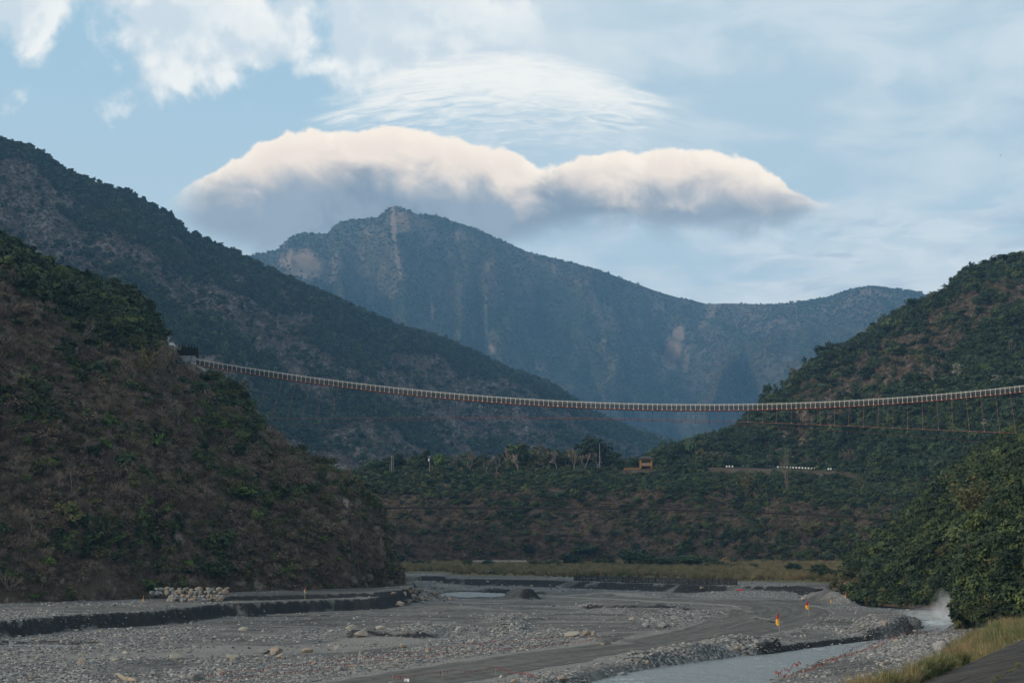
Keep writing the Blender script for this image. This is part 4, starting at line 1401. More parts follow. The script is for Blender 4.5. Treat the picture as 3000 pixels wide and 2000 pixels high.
s = (0.8 + 1.5 * r.random(len(zz)) ** 1.6) * (0.6 + nz * 0.8) * np.interp(tt_, [0, 60, 120], [0.8, 1.05, 1.2]) * np.interp(ee, [0, 0.8], [0.6, 1])
scatter('bank_grass', REED, np.stack([pxy[:, 0], pxy[:, 1], zz - 0.05], 1), turns(r, len(zz), 0.16), np.stack([s * 1.15, s * 1.15, s], 1), ix, 'tall green and straw grass along the concrete apron', 'grass')

# --- cobbles, too many to count
r = np.random.default_rng(23)
n = 230000
py_ = 1612 + 1.0 / r.uniform(1 / (2030 - 1612), 1 / (1695 - 1612), n)
py_ = np.where(r.random(n) < 0.75, r.uniform(1795, 2030, n), py_)
px_ = r.uniform(-330, 3000, n)
q = G(px_, py_, 0.0)
zz, at = bed(q[:, 0], q[:, 1])
pr = np.clip(ss(at['gravel'], 0.25, 0.95), 0, 1) * (1 - at['track'] * 0.995) * (1 - np.clip(at['pale'], 0, 1) * 0.75) * (at['water'] < 0.6) * (1 - at['turf'] * 0.9) * (1 - at['dark'] * 0.25)
pr = pr + 0.10 * (at['water'] < 0.5) * (at['track'] < 0.3)
pr = pr * np.where(at['edge'] < 0.8, 0, 1)
cl_ = fbm(q[:, 0] / 5, q[:, 1] / 8, 2.2, oct=3)
pr = pr * (0.35 + 1.3 * ss(cl_, 0.4, 0.65))
keep = r.random(n) < pr
q, zz, py_ = q[keep], zz[keep], py_[keep]
s = 0.10 + 0.30 * r.random(len(zz)) ** 3.0
s = s * np.interp(q[:, 1], [100, 180, 300, 500], [0.85, 1.0, 1.25, 1.5])
scatter('river_cobbles', PEB, np.stack([q[:, 0], q[:, 1], zz + s * 0.1], 1), turns(r, len(zz), 0.25), np.stack([s, s, s], 1), r.integers(0, len(PK['cobble']), len(zz)), 'countless grey river cobbles strewn over the bed', 'cobbles')
print('cobbles', len(zz))

# ------------------------------------------------------------------ haze
hz = MB().box((0, 3200, 698), (15000, 8800, 1406))
m = bpy.data.materials.new('haze')
m.use_nodes = True
m.node_tree.nodes.clear()
vo = m.node_tree.nodes.new('ShaderNodeVolumePrincipled')
vo.inputs['Color'].default_value = (0.30, 0.62, 1.0, 1)
vo.inputs['Density'].default_value = 0.000075
vo.inputs['Anisotropy'].default_value = 0.0
mo_ = m.node_tree.nodes.new('ShaderNodeOutputMaterial')
m.node_tree.links.new(vo.outputs[0], mo_.inputs['Volume'])
hz.build('haze', m, label='thin blue valley haze', cat='haze', kind='stuff')

# ------------------------------------------------------------------ single trees and bushes
def hill_at(name, px, py, over=0):
    h = HILLS[name]
    k = h['nv'] + over
    d = (h['px'][:k] - px) ** 2 + (h['py'][:k] - py) ** 2
    i = np.unravel_index(np.argmin(d), d.shape)
    return h['X'][i].copy()


def terr(px, back=6.0):
    a = np.asarray(TERR_TOP, float)
    q = P(px, np.interp(px, a[:, 0], a[:, 1]), np.interp(px, a[:, 0], a[:, 2]))
    k = (q[1] + back) / q[1]
    return np.array([q[0] * k, q[1] * k, hill_at('terrace_hill', px, np.interp(px, a[:, 0], a[:, 1]))[2] - 0.1])


def reg(q, p):
    if p == 'terrace_hill_top':
        return terr(*q)
    return hill_at(p, *q)


CROWN = {}
for key, mt, n_, lb, sz, sq, lr_ in (('dark', LD, 1500, 34, (0.06, 0.12), 0.75, (0.22, 0.42)), ('green', LG, 1500, 34, (0.06, 0.12), 0.8, (0.22, 0.42)), ('bright', LB, 800, 22, (0.06, 0.12), 0.8, (0.22, 0.42)),
                                     ('olive', LO, 700, 24, (0.05, 0.10), 0.7, (0.2, 0.4)), ('pale', M['blossom_pale'], 620, 24, (0.04, 0.08), 0.75, (0.2, 0.4)), ('sparse', LD, 420, 16, (0.05, 0.10), 0.7, (0.16, 0.30))):
    CROWN[key] = [leafy('crown_' + key, 200 + 7 * i + len(CROWN) * 31, mt, n_, lb, sz, sq, 0.0, lr=lr_) for i in range(3)]
r_ = np.random.default_rng(300)
TRUNK = []
for i in range(3):
    v_, f_ = tubes_arrays(branches(np.random.default_rng(310 + i), 1.0, 2, 0.35, 0.045, 0.5, (2, 4), 0.6, 0.5, 0.06), 5)
    TRUNK.append(mesh('trunk', v_, f_, [M['bark_pale']]))
BARE = []
for i in range(6):
    rr = np.random.default_rng(320 + i)
    sg = branches(rr, 1.0, 6, 0.42, 0.018, 0.16, (2, 4), 0.76, 0.30, 0.05)
    zmax = max(s_[1][2] for s_ in sg); xm = np.percentile([abs(s_[1][0]) for s_ in sg], 97)
    first = [sg[0]]
    rest = sg[1:]
    me_t = mesh('trunk', *tubes_arrays([(first[0][0] / zmax, first[0][1] / zmax, 0.018 / zmax, 0.013 / zmax)], 6), [M['bark_pale']])
    rest = [(a / zmax, b / zmax, max(ra / zmax, 0.003), max(rb / zmax, 0.0024)) for a, b, ra, rb in rest]
    me_b = mesh('branches', *tubes_arrays(rest, 3), [M['bark_pale'] if i % 3 == 0 else M['twig_brown']])
    BARE.append((me_t, me_b, xm / zmax))


def leaf_tree(name, kind, base, hgt, wid, label, cat='tree', group=None, tr=0.35, k=None):
    """crown and trunk: hgt and wid in metres"""
    k = random.randrange(3) if k is None else k
    o = link(name, None, loc=base - np.array([0, 0, 0.15]), rot=(0, 0, random.uniform(0, 6.28)), label=label, cat=cat, group=group)
    o.empty_display_size = 0.5
    ch = hgt * (1 - tr) / 2
    link('crown', CROWN[kind][k], o, (0, 0, hgt - ch * 0.98), None, (wid / 2 * 1.25, wid / 2 * 1.25, ch * 1.2))
    link('trunk', TRUNK[k], o, (0, 0, 0), None, (hgt * 0.62, hgt * 0.62, hgt * 0.85))
    return o


def bare_tree(base, hgt, wid, label, group=None, k=None, lean=(0, 0), name='bare_tree'):
    k = random.randrange(6) if k is None else k
    t, b, xm = BARE[k]
    o = link(name, None, loc=base - np.array([0, 0, 0.2]), rot=(lean[0], lean[1], random.uniform(0, 6.28)), label=label, cat='tree', group=group)
    w = min(wid / 2 / xm, hgt * 1.5)
    link('trunk', t, o, scale=(hgt, hgt, hgt))
    link('branches', b, o, scale=(w, w, hgt))
    return o


BAM = []
for i in range(2):
    rr = np.random.default_rng(340 + i)
    sg, lp, ln = [], [], []
    for s_ in range(26):
        a = rr.uniform(0, 2 * pi); sp = rr.uniform(0.05, 0.55); hh = rr.uniform(0.65, 1.0)
        p0 = np.array([cos(a), sin(a), 0]) * rr.uniform(0, 0.10)
        prev = p0
        for t_ in np.linspace(0.2, 1, 5):
            q_ = p0 + np.array([cos(a) * sp * t_ ** 2 * 0.6, sin(a) * sp * t_ ** 2 * 0.6, hh * (t_ - 0.18 * sp * t_ ** 3)])
            sg.append((prev, q_, 0.0042, 0.003)); prev = q_
            if t_ > 0.35:
                for _ in range(9):
                    lp.append(q_ + rr.normal(size=3) * 0.06 - np.array([0, 0, 0.02])); ln.append(rr.normal(size=3) + np.array([0, 0, 0.6]))
    me_c = mesh('culms', *tubes_arrays(sg, 3), [M['bamboo_leaf'] if i == 0 else M['scrub_brown']])
    lp, ln = np.array(lp), np.array(ln); ln /= np.linalg.norm(ln, axis=1)[:, None]
    if i == 1: lp, ln = lp[::9], ln[::9]
    me_l = mesh('leaves', *cards(lp, ln, rr.uniform(0.015, 0.045, len(lp)), rr), [M['bamboo_leaf']])
    BAM.append((me_c, me_l))


def bamboo(base, hgt, wid, label, k=0, group=None):
    o = link('bamboo_clump', None, loc=base - np.array([0, 0, 0.2]), rot=(0, 0, random.uniform(0, 6.28)), label=label, cat='bamboo', group=group)
    s = (wid / 0.75, wid / 0.75, hgt)
    link('culms', BAM[k][0], o, scale=s)
    link('leaves', BAM[k][1], o, scale=s)
    return o


def m_(px, D):
    return px * D / F


# terrace trees: (x, top, base, width, kind, how far behind the road edge, label)
for x, t, b, w, kd, bk, lab in [
    (1112, 1338, 1392, 84, 'dark', 14, 'broad dark tree left of the leftmost utility pole on the terrace'),
    (1158, 1322, 1390, 78, 'dark', 20, 'dark tree with a raised tip right behind the leftmost utility pole'),
    (1226, 1322, 1388, 62, 'green', 14, 'green tree just left of the slim pole with a transformer'),
    (1249, 1300, 1386, 30, 'dark', 18, 'tall narrow dark tree leaning over the slim pole with a transformer'),
    (1288, 1312, 1386, 44, 'bright', 14, 'bright green round-headed tree right of the slim pole with a transformer'),
    (1326, 1338, 1388, 58, 'dark', 16, 'low dark tree between the bright green tree and the bare trees'),
    (1372, 1301, 1386, 70, 'sparse', 24, 'thin flat-topped dark tree rising behind the bare trees'),
    (1522, 1283, 1380, 112, 'green', 16, 'large round green tree behind the white-trunked bare trees'),
    (1594, 1290, 1382, 86, 'olive', 14, 'olive thin-leaved tree left of the tallest terrace tree'),
    (1658, 1297, 1382, 62, 'olive', 16, 'olive flat-headed tree next to the tallest terrace tree'),
    (1735, 1265, 1380, 116, 'dark', 20, 'tallest dark spreading tree on the terrace beside the lone tall mast'),
    (1792, 1316, 1382, 62, 'dark', 14, 'drooping dark tree right of the lone tall mast'),
    (1851, 1333, 1378, 46, 'dark', 10, 'small dark bush-like tree left of the yellow pavilion'),
    (1926, 1299, 1374, 58, 'dark', 16, 'dark domed tree right of the yellow pavilion'),
    (1980, 1283, 1374, 66, 'dark', 22, 'dark tree second to the right of the yellow pavilion'),
    (2028, 1272, 1374, 62, 'dark', 26, 'dark tree third to the right of the yellow pavilion'),
    (2075, 1262, 1374, 60, 'sparse', 30, 'open-crowned dark tree at the left toe of the right mountain')]:
    q = terr(x, bk)
    leaf_tree('terrace_tree', kd, q, m_(b - t, q[1]), m_(w, q[1]), lab, group='trees on the terrace', tr=0.08)
for x, t, w in [(1085, 1350, 60), (1188, 1338, 52), (1205, 1345, 50), (1268, 1335, 50), (1304, 1330, 56), (1350, 1336, 56), (1400, 1328, 60), (1440, 1338, 54), (1472, 1330, 50), (1560, 1312, 70), (1578, 1326, 56), (1622, 1318, 62), (1645, 1325, 54), (1692, 1308, 62), (1772, 1325, 56), (1815, 1338, 46), (1955, 1310, 60), (2005, 1302, 60), (2052, 1292, 62)]:
    q = terr(x, 30 + (x % 7) * 2)
    leaf_tree('terrace_tree', 'dark' if x % 3 else 'olive', q, m_(1388 - t, q[1]) * 1.2, m_(w, q[1]) * 1.1, 'dark tree of the crowded back row behind the bare terrace trees', group='back row of terrace trees', tr=0.05)
for i, (x, t, b, w, lab) in enumerate([
    (1342, 1320, 1386, 52, 'bare grey tree under the thin flat-topped tree, left one'), (1376, 1308, 1386, 84, 'widest bare grey tree on the left half of the terrace'),
    (1425, 1338, 1386, 36, 'small bare tree in the gap left of the white-trunked trees'), (1454, 1328, 1388, 32, 'slim bare tree just left of the whitest trunk'),
    (1486, 1306, 1388, 34, 'slender bare tree with the whitest trunk on the terrace'), (1517, 1318, 1382, 44, 'bare tree in front of the large round green tree'),
    (1632, 1312, 1382, 40, 'bare tree among the olive trees on the terrace'), (1682, 1302, 1380, 42, 'bare tree left in front of the tallest terrace tree'),
    (1714, 1318, 1378, 40, 'forked bare tree under the tallest terrace tree'), (1750, 1318, 1376, 34, 'bare tree touching the lone tall mast'),
    (2102, 1308, 1362, 36, 'leftmost bare roadside tree below the right mountain'), (2135, 1313, 1362, 40, 'second bare roadside tree, left of the parked scooters'),
    (2266, 1314, 1364, 32, 'bare roadside tree just right of the parked scooters'), (2365, 1314, 1370, 42, 'bare roadside tree at the middle of the white guard blocks'),
    (2398, 1326, 1370, 22, 'thinnest bare roadside tree among the white guard blocks'), (2431, 1329, 1374, 36, 'short bare roadside tree with a twisted trunk'),
    (2495, 1304, 1376, 58, 'largest bare roadside tree near the right end of the guard blocks'), (2530, 1316, 1374, 42, 'rightmost bare roadside tree beyond the guard blocks')]):
    q = terr(x, 7 if x < 2090 else 9)
    bare_tree(q, m_(b - t, q[1]), m_(w, q[1]), lab, 'bare trees along the terrace road', k=i % 6)
# skyline trees on the right mountain
for x, t, b, w, kd, lab in [
    (2670, 874, 912, 40, 'dark', 'lone umbrella-shaped tree on the right skyline above the tall tufted one'), (2592, 912, 975, 36, 'sparse', 'tall tufted tree standing clear on the right skyline'),
    (2560, 943, 984, 32, 'dark', 'rounded tree just left below the tall tufted skyline tree'), (2431, 990, 1022, 20, 'sparse', 'tiny lollipop-like tree on the right skyline'),
    (2408, 1012, 1046, 44, 'dark', 'spreading tree leaning left on the right skyline, mid slope'), (2362, 1040, 1072, 20, 'sparse', 'small tree leaning far out on the right skyline'),
    (2326, 1077, 1104, 42, 'olive', 'brownish flat tree on the right skyline below the leaning one'), (2250, 1123, 1172, 26, 'dark', 'upright dark tree low on the right skyline above the bridge'),
    (2275, 1120, 1156, 26, 'sparse', 'thin tree beside the upright dark tree low on the skyline'), (2850, 770, 806, 30, 'sparse', 'open tree on the right skyline just under the domed crest'),
    (2820, 794, 828, 30, 'dark', 'dense tree second below the domed crest of the right skyline'), (2771, 830, 868, 28, 'sparse', 'ragged tree where the right skyline steepens'),
    (2800, 812, 842, 24, 'dark', 'small dark tree between two taller skyline trees at the right'), (2934, 746, 800, 74, 'dark', 'wide dome-crowned tree on the crest at upper right'),
    (2985, 736, 800, 66, 'dark', 'highest tree on the crest at the right frame edge'), (2895, 760, 800, 44, 'dark', 'rounded tree left of the wide dome-crowned crest tree')]:
    hr = HILLS['right_mountain']
    ri = int(np.argmin(np.abs(hr['px'][hr['nv'] - 1] - x)))
    q = hr['X'][hr['nv'] - 1, ri].copy()
    leaf_tree('skyline_tree', kd, q, max(m_(hr['py'][hr['nv'] - 1, ri] - t, q[1]), 5.0) + 1.0, m_(w, q[1]), lab, group='trees on the right skyline', tr=0.25)
for x, t, b, w, kd, lab in [
    (2743, 1062, 1142, 74, None, 'big leafless grey tree above the bridge on the right mountain'), (2812, 1058, 1124, 58, 'pale', 'tall pale-flowering tree above the bridge on the right mountain'),
    (2920, 1096, 1132, 50, 'pale', 'round pale-flowering tree just above the bridge near the right edge'), (2985, 1094, 1130, 42, 'pale', 'pale-flowering tree above the bridge at the right frame edge'),
    (2897, 1218, 1268, 52, 'pale', 'pale-flowering tree under the bridge near the right edge'), (2703, 1022, 1086, 34, 'olive', 'olive tree on a pale stem in the brown strip'),
    (2965, 990, 1060, 26, None, 'leafless pale tree high on the right mountain by the edge'), (2560, 1240, 1290, 44, 'green', 'green round tree under the bridge above the road bend'),
    (2640, 1012, 1050, 50, 'green', 'light green tree at the upper edge of the brown strip'), (2860, 960, 1000, 56, 'green', 'light green tree high on the right mountain')]:
    q = hill_at('right_mountain', x, b)
    if kd: leaf_tree('hillside_tree', kd, q, m_(b - t, q[1]), m_(w, q[1]), lab, tr=0.2)
    else: bare_tree(q, m_(b - t, q[1]), m_(w, q[1]), lab)
# left bluff
for x, t, b, w, kk, lab in [
    (225, 915, 1050, 90, 0, 'largest pale bare tree on the upper left bluff'), (108, 872, 915, 46, 2, 'small bare tree above the green patch high on the left bluff'),
    (36, 770, 850, 80, 1, 'brown leafless tree at the upper left frame edge'), (518, 1165, 1268, 40, 4, 'slender bare tree on the spur below the bridge anchorage'),
    (732, 1352, 1435, 28, 0, 'thin white-stemmed bare tree above the bright green bush'), (209, 1360, 1445, 64, 2, 'spreading silvery dead tree on the left bluff face'),
    (170, 1380, 1440, 50, 4, 'smaller silvery dead tree left of the spreading one'), (602, 1478, 1532, 66, 2, 'low dead tree with tangled limbs right of mid bluff'),
    (306, 1440, 1480, 52, 3, 'fan of grey twigs below the silvery dead trees'), (566, 1258, 1326, 34, 4, 'thin bare tree on the green spur of the bluff'),
    (400, 1590, 1660, 60, 5, 'bare brown tree low on the bluff above the riprap'), (330, 1290, 1370, 56, 3, 'grey twiggy tree in the middle of the left bluff'),
    (90, 1480, 1560, 60, 5, 'brown twiggy tree low at the left frame edge')]:
    q = hill_at('left_bluff', x, b)
    bare_tree(q, m_(b - t, q[1]), m_(w, q[1]), lab, k=kk)
for x, t, b, w, kd, lab in [
    (714, 1416, 1470, 92, 'bright', 'wide bright green bush in the middle of the bluff'), (82, 1262, 1310, 26, 'bright', 'upright bright green bush near the left edge'),
    (43, 1222, 1258, 36, 'bright', 'yellow-green bush at the left edge of the bluff'), (140, 1618, 1668, 50, 'bright', 'bright green creeper-clad bush low on the left bluff'),
    (132, 1690, 1722, 26, 'bright', 'small bright bush hanging above the cobbles at left'), (357, 1552, 1592, 56, 'olive', 'yellowish bush low in the middle of the bluff'),
    (838, 1652, 1680, 44, 'bright', 'light green bush near the foot of the bluff nose'), (250, 1190, 1240, 50, 'green', 'green bush under the pale bare tree'),
    (655, 1540, 1600, 70, 'green', 'dull green bush right of the dead tangled tree'), (700, 1290, 1340, 60, 'green', 'dark green bush on the bluff shoulder under the wind cable'),
    (270, 1300, 1350, 44, 'dark', 'dark green bush left of mid bluff'), (630, 1640, 1700, 90, 'green', 'big soft green bush above the riprap stones'),
    (100, 1740, 1762, 40, 'bright', 'low green bush at the water-worn foot of the bluff'), (480, 1690, 1728, 60, 'olive', 'olive bush right behind the riprap pile'),
    (960, 1330, 1372, 70, 'olive', 'brownish green bush on the crest of the bluff nose'), (885, 1290, 1330, 44, 'green', 'green bush on the crest at the notch of the bluff')]:
    q = hill_at('left_bluff', x, b)
    leaf_tree('bush', kd, q, m_(b - t, q[1]), m_(w, q[1]), lab, cat='bush', tr=0.05)
for hl, x, t, b, w, kk, lab in [
    ('left_bluff', 470, 985, 1120, 84, 1, 'tall bare bamboo clump beside the bridge anchorage'), ('left_bluff', 425, 1010, 1115, 60, 0, 'leafy brown bamboo left of the bridge anchorage'),
    ('terrace_hill', 2306, 1308, 1435, 62, 1, 'tall bare bamboo clump rising above the terrace road'), ('terrace_hill', 2185, 1378, 1462, 74, 0, 'yellow-brown bamboo clump below the parked scooters'),
    ('terrace_hill', 2382, 1520, 1572, 80, 0, 'pale brown bamboo clump low on the terrace slope'), ('right_bank_hill', 2850, 1396, 1535, 140, 0, 'large olive bamboo clump on the right bank hill'),
    ('right_bank_hill', 2832, 1350, 1410, 50, 0, 'small olive bamboo clump above the large one'), ('right_mountain', 2724, 850, 900, 32, 1, 'bare bamboo tuft on the right skyline'),
    ('right_mountain', 2300, 1098, 1135, 28, 1, 'bare bamboo tuft low on the right skyline above the bridge'), ('right_mountain', 2945, 800, 880, 40, 1, 'pale bare bamboo under the right crest')]:
    q = hill_at(hl, x, b)
    bamboo(q, m_(b - t, q[1]), m_(w, q[1]), lab, kk)
# bushes of the far bank
for i, (x, t, b, w, kd, lab) in enumerate([
    (1166, 1606, 1646, 48, 'dark', 'dark bush beside the bluff nose on the far bank'), (1222, 1626, 1648, 42, 'dark', 'low bush second from the bluff nose on the far bank'),
    (1258, 1630, 1648, 26, 'green', 'small bush third from the bluff nose on the far bank'), (1429, 1627, 1652, 34, 'dark', 'round bush in front of the pale retaining wall'),
    (1368, 1645, 1672, 28, 'green', 'bush standing inside the reeds left of the pale wall'), (1572, 1630, 1654, 44, 'green', 'light bush right of the pale retaining wall'),
    (1622, 1627, 1652, 54, 'green', 'broad light bush left of the darkest bush'), (1676, 1614, 1660, 74, 'dark', 'darkest big bush at the middle of the far bank'),
    (1753, 1630, 1655, 50, 'green', 'bush right of the darkest far-bank bush'), (1850, 1586, 1646, 96, 'dark', 'tall broad bush mound right of centre on the far bank'),
    (1905, 1618, 1660, 76, 'green', 'green bush in front of the tall broad mound'), (1958, 1632, 1668, 66, 'green', 'green bush right in front of the tall broad mound'),
    (2030, 1628, 1670, 80, 'green', 'wide bush left of the half-hidden excavator'), (2094, 1640, 1672, 74, 'green', 'bush hiding the lower part of the excavator'),
    (2152, 1660, 1680, 28, 'dark', 'small dark bush right below the excavator'), (2208, 1666, 1690, 28, 'dark', 'small bush among the rust-coloured reeds'),
    (2325, 1662, 1698, 44, 'dark', 'dark bush on the far bank near the right nose'), (2407, 1638, 1684, 96, 'green', 'large bush at the foot of the right nose'),
    (2274, 1698, 1714, 34, 'olive', 'low bush at the edge of the far bank scarp'), (1548, 1588, 1628, 38, 'dark', 'bush on the terrace slope above the pale wall'),
    (1718, 1592, 1628, 74, 'dark', 'dark thicket bush behind the darkest far-bank bush'), (1790, 1640, 1664, 40, 'green', 'low green bush between two larger far-bank bushes')]):
    D = np.interp(x, [1100, 1700, 2100, 2300, 2450], [655, 650, 600, 520, 430]) + (40 if b < 1640 else 0)
    q = P(x, b, D)
    if b >= 1640: q[2] = ground_z(q[0], q[1])
    else: q = hill_at('terrace_hill', x, b)
    leaf_tree('bush', kd, q, m_(b - t, q[1]), m_(w, q[1]), lab, cat='bush', group='bushes of the far bank', tr=0.02)

# ------------------------------------------------------------------ boulders
ROCK = {}
for mk in ('boulder_warm', 'boulder_grey', 'boulder_pale'):
    ROCK[mk] = [rock_mesh('boulder', 400 + 11 * i + len(ROCK), M[mk], 3, 0.3, (1, random.uniform(0.75, 1), random.uniform(0.62, 0.9))) for i in range(5)]


def boulder(px, py, w, h, mk, label, group=None, q=None, sink=0.25):
    q = on_bed(px, py) if q is None else q
    a, b = m_(w, q[1]) / 2, m_(h, q[1]) / 2
    me_ = random.choice(ROCK['boulder_' + mk])
    return link('boulder', me_, loc=q + np.array([0, 0, b * (0.8 - sink)]), rot=(random.uniform(-.15, .15), random.uniform(-.15, .15), random.uniform(-0.5, 0.5)), scale=(a, a * 0.9, b / 0.72),
                label=label, cat='boulder', group=group)


for x, y, w, h, mk, lab in [
    (1030, 1850, 40, 24, 'pale', 'left of the two pale boulders lying together on the sand flat'), (1060, 1853, 48, 26, 'pale', 'right of the two pale boulders lying together on the sand flat'),
    (1114, 1856, 36, 15, 'pale', 'low pale boulder just right of the paired boulders'), (1350, 1856, 34, 30, 'grey', 'upright round grey boulder alone at the edge of the sand flat'),
    (713, 1846, 36, 15, 'pale', 'flat pale boulder alone at the left end of the sand flat'), (1678, 1864, 50, 22, 'pale', 'long pale boulder, largest of the group above the red bunting'),
    (1716, 1861, 30, 20, 'warm', 'brown boulder in the middle of the group above the red bunting'), (1739, 1860, 24, 18, 'warm', 'brown boulder at the right end of the group above the red bunting'),
    (1737, 1877, 42, 16, 'warm', 'reddish flat boulder below the group above the red bunting'), (1766, 1880, 22, 12, 'warm', 'small reddish boulder at the right end of the red bunting'),
    (1180, 1896, 26, 19, 'warm', 'rounded reddish boulder on the pale gravel bar'), (985, 1902, 16, 15, 'pale', 'small cream boulder on the pale gravel bar'),
    (1256, 1912, 20, 24, 'warm', 'tilted brown slab boulder above the red bunting'), (576, 1992, 54, 44, 'grey', 'big grey boulder at the bottom edge beside the driftwood log'),
    (240, 1944, 34, 20, 'warm', 'rounded brown boulder on the cobble bar at lower left'), (768, 1914, 46, 22, 'grey', 'dark slab boulder on the cobble bar'),
    (806, 1917, 46, 28, 'warm', 'rusty boulder next to the dark slab boulder'), (512, 1928, 32, 20, 'pale', 'pale boulder left on the cobble bar above the driftwood'),
    (682, 1928, 40, 18, 'pale', 'pale flat boulder left of the dark slab boulder'), (820, 1926, 32, 16, 'pale', 'pale boulder in front of the rusty boulder'),
    (900, 1910, 42, 16, 'warm', 'low brown boulder right of the rusty boulder'), (1470, 1886, 24, 17, 'grey', 'dark grey boulder touching the red bunting'),
    (1850, 1812, 18, 14, 'pale', 'pale boulder on the gravel hump in mid bed'), (1896, 1838, 30, 22, 'grey', 'dark boulder on the left of a pair beside the track'),
    (1940, 1836, 46, 18, 'grey', 'dark slab on the right of a pair beside the track'), (2358, 1757, 26, 11, 'pale', 'flat pale boulder by the far end of the track'),
    (2755, 1908, 54, 40, 'grey', 'big rounded grey boulder sitting in the tall grass'), (1940, 1906, 40, 20, 'grey', 'grey boulder on top of the stony bank beside the track'),
    (1895, 1931, 19, 20, 'warm', 'small red-brown boulder on the stony river bank'), (1900, 1951, 38, 20, 'warm', 'brown block at the water edge below the red-brown boulder'),
    (1823, 1966, 44, 24, 'grey', 'grey block on the stony bank left of the water'), (1870, 1969, 50, 18, 'warm', 'tan block lying in the water edge'),
    (1823, 1978, 46, 14, 'warm', 'dark-based tan block half in the water'), (1645, 1992, 44, 17, 'warm', 'brown boulder on the bank near the bottom edge'),
    (1504, 1999, 26, 15, 'warm', 'small tan boulder at the bottom edge left of the river'), (2005, 1944, 32, 11, 'grey', 'flat grey stone in the shallows'),
    (2112, 1918, 22, 16, 'pale', 'pale boulder at the foot of the stony bank'), (2161, 1928, 20, 13, 'warm', 'brown boulder at the water edge below the gravel heap'),
    (2591, 1829, 26, 24, 'warm', 'red-brown boulder on top of the stone pile by the rapids'), (2597, 1862, 14, 20, 'pale', 'upright pale slab on the stone pile by the rapids'),
    (2532, 1852, 18, 12, 'pale', 'cream boulder left on the stone pile by the rapids'), (2571, 1994, 28, 17, 'pale', 'pale boulder at the bottom edge beside the grass'),
    (2581, 1976, 24, 13, 'warm', 'brown boulder just above the pale one beside the grass'), (2532, 1985, 15, 20, 'grey', 'upright grey stone near the bottom edge beside the grass'),
    (2585, 1948, 20, 13, 'warm', 'brown boulder at the edge of the grass'), (2753, 1858, 40, 14, 'grey', 'dark slab at the upper end of the grass by the rapids'),
    (300, 1775, 18, 10, 'grey', 'left of two grey boulders on the left terrace'), (331, 1775, 22, 11, 'grey', 'right of two grey boulders on the left terrace'),
    (2090, 1735, 20, 8, 'pale', 'pale boulder heap piece under the far scarp, right of centre'), (2056, 1729, 18, 10, 'warm', 'tilted slab boulder under the far scarp'),
    (1428, 1713, 12, 9, 'pale', 'largest pale boulder in the row under the far scarp'), (1471, 1717, 9, 8, 'pale', 'second pale boulder in the row under the far scarp'),
    (1506, 1715, 8, 7, 'pale', 'third pale boulder in the row under the far scarp'), (1557, 1717, 11, 8, 'pale', 'fourth pale boulder in the row under the far scarp'),
    (1611, 1718, 10, 8, 'pale', 'fifth pale boulder in the row under the far scarp'), (1633, 1720, 9, 7, 'pale', 'sixth pale boulder in the row under the far scarp')]:
    boulder(x, y, w, h, mk, lab)
# riprap pile at the foot of the bluff: courses of stones
rr = np.random.default_rng(41)
c0, c1 = on_bed(425, 1762), on_bed(652, 1752)
for row in range(4):
    n = (24, 21, 16, 13)[row]
    for i in range(n):
        t = (i + rr.uniform(-0.25, 0.25) + 0.5) / n
        if row < 2 and t < 0.28: continue
        q = c0 * (1 - t) + c1 * t
        zb = 2.2 + row * 0.62 + rr.uniform(-0.1, 0.1)
        q = np.array([q[0], q[1] + row * 1.0 + rr.uniform(-0.3, 0.3) + (2.0 if row > 1 else 0), zb])
        w = rr.uniform(0.75, 1.25)
        link('riprap_stone', random.choice(ROCK['boulder_warm' if rr.random() < 0.6 else 'boulder_grey']), loc=q + np.array([0, 0, 0.25]), rot=(rr.uniform(-.5, .5), rr.uniform(-.5, .5), rr.uniform(0, 6.28)),
             scale=(w * 0.72, w * 0.65, w * 0.66), label='rounded stone in the %s of the riprap pile below the left bluff' % ('bottom course', 'second course', 'third course', 'top course')[row], cat='stone', group='riprap stones, ' + ('bottom course', 'second course', 'third course', 'top course')[row])
# stones tumbled round the bluff nose
for i in range(56):
    t = rr.random()
    px, py = np.interp(t, [0, 0.4, 0.7, 1], [1175, 1230, 1290, 1250]) + rr.normal() * 18, np.interp(t, [0, 0.4, 0.7, 1], [1752, 1748, 1755, 1715]) + rr.normal() * 7
    q = on_bed(px, py)
    w = rr.uniform(0.5, 1.25)
    link('tumbled_stone', random.choice(ROCK['boulder_warm' if rr.random() < 0.75 else 'boulder_grey']), loc=q + np.array([0, 0, w * 0.25]), rot=(rr.uniform(-.5, .5), rr.uniform(-.5, .5), rr.uniform(0, 6.28)),
         scale=(w, w * 0.8, w * 0.75), label='tan angular stone tumbled %s the bluff nose' % ('at the left foot of' if px < 1235 else ('in front of' if py > 1738 else 'beyond')), cat='stone', group='stones %s the bluff nose' % ('at the left foot of' if px < 1235 else ('in front of' if py > 1738 else 'beyond')))
n_st = 0
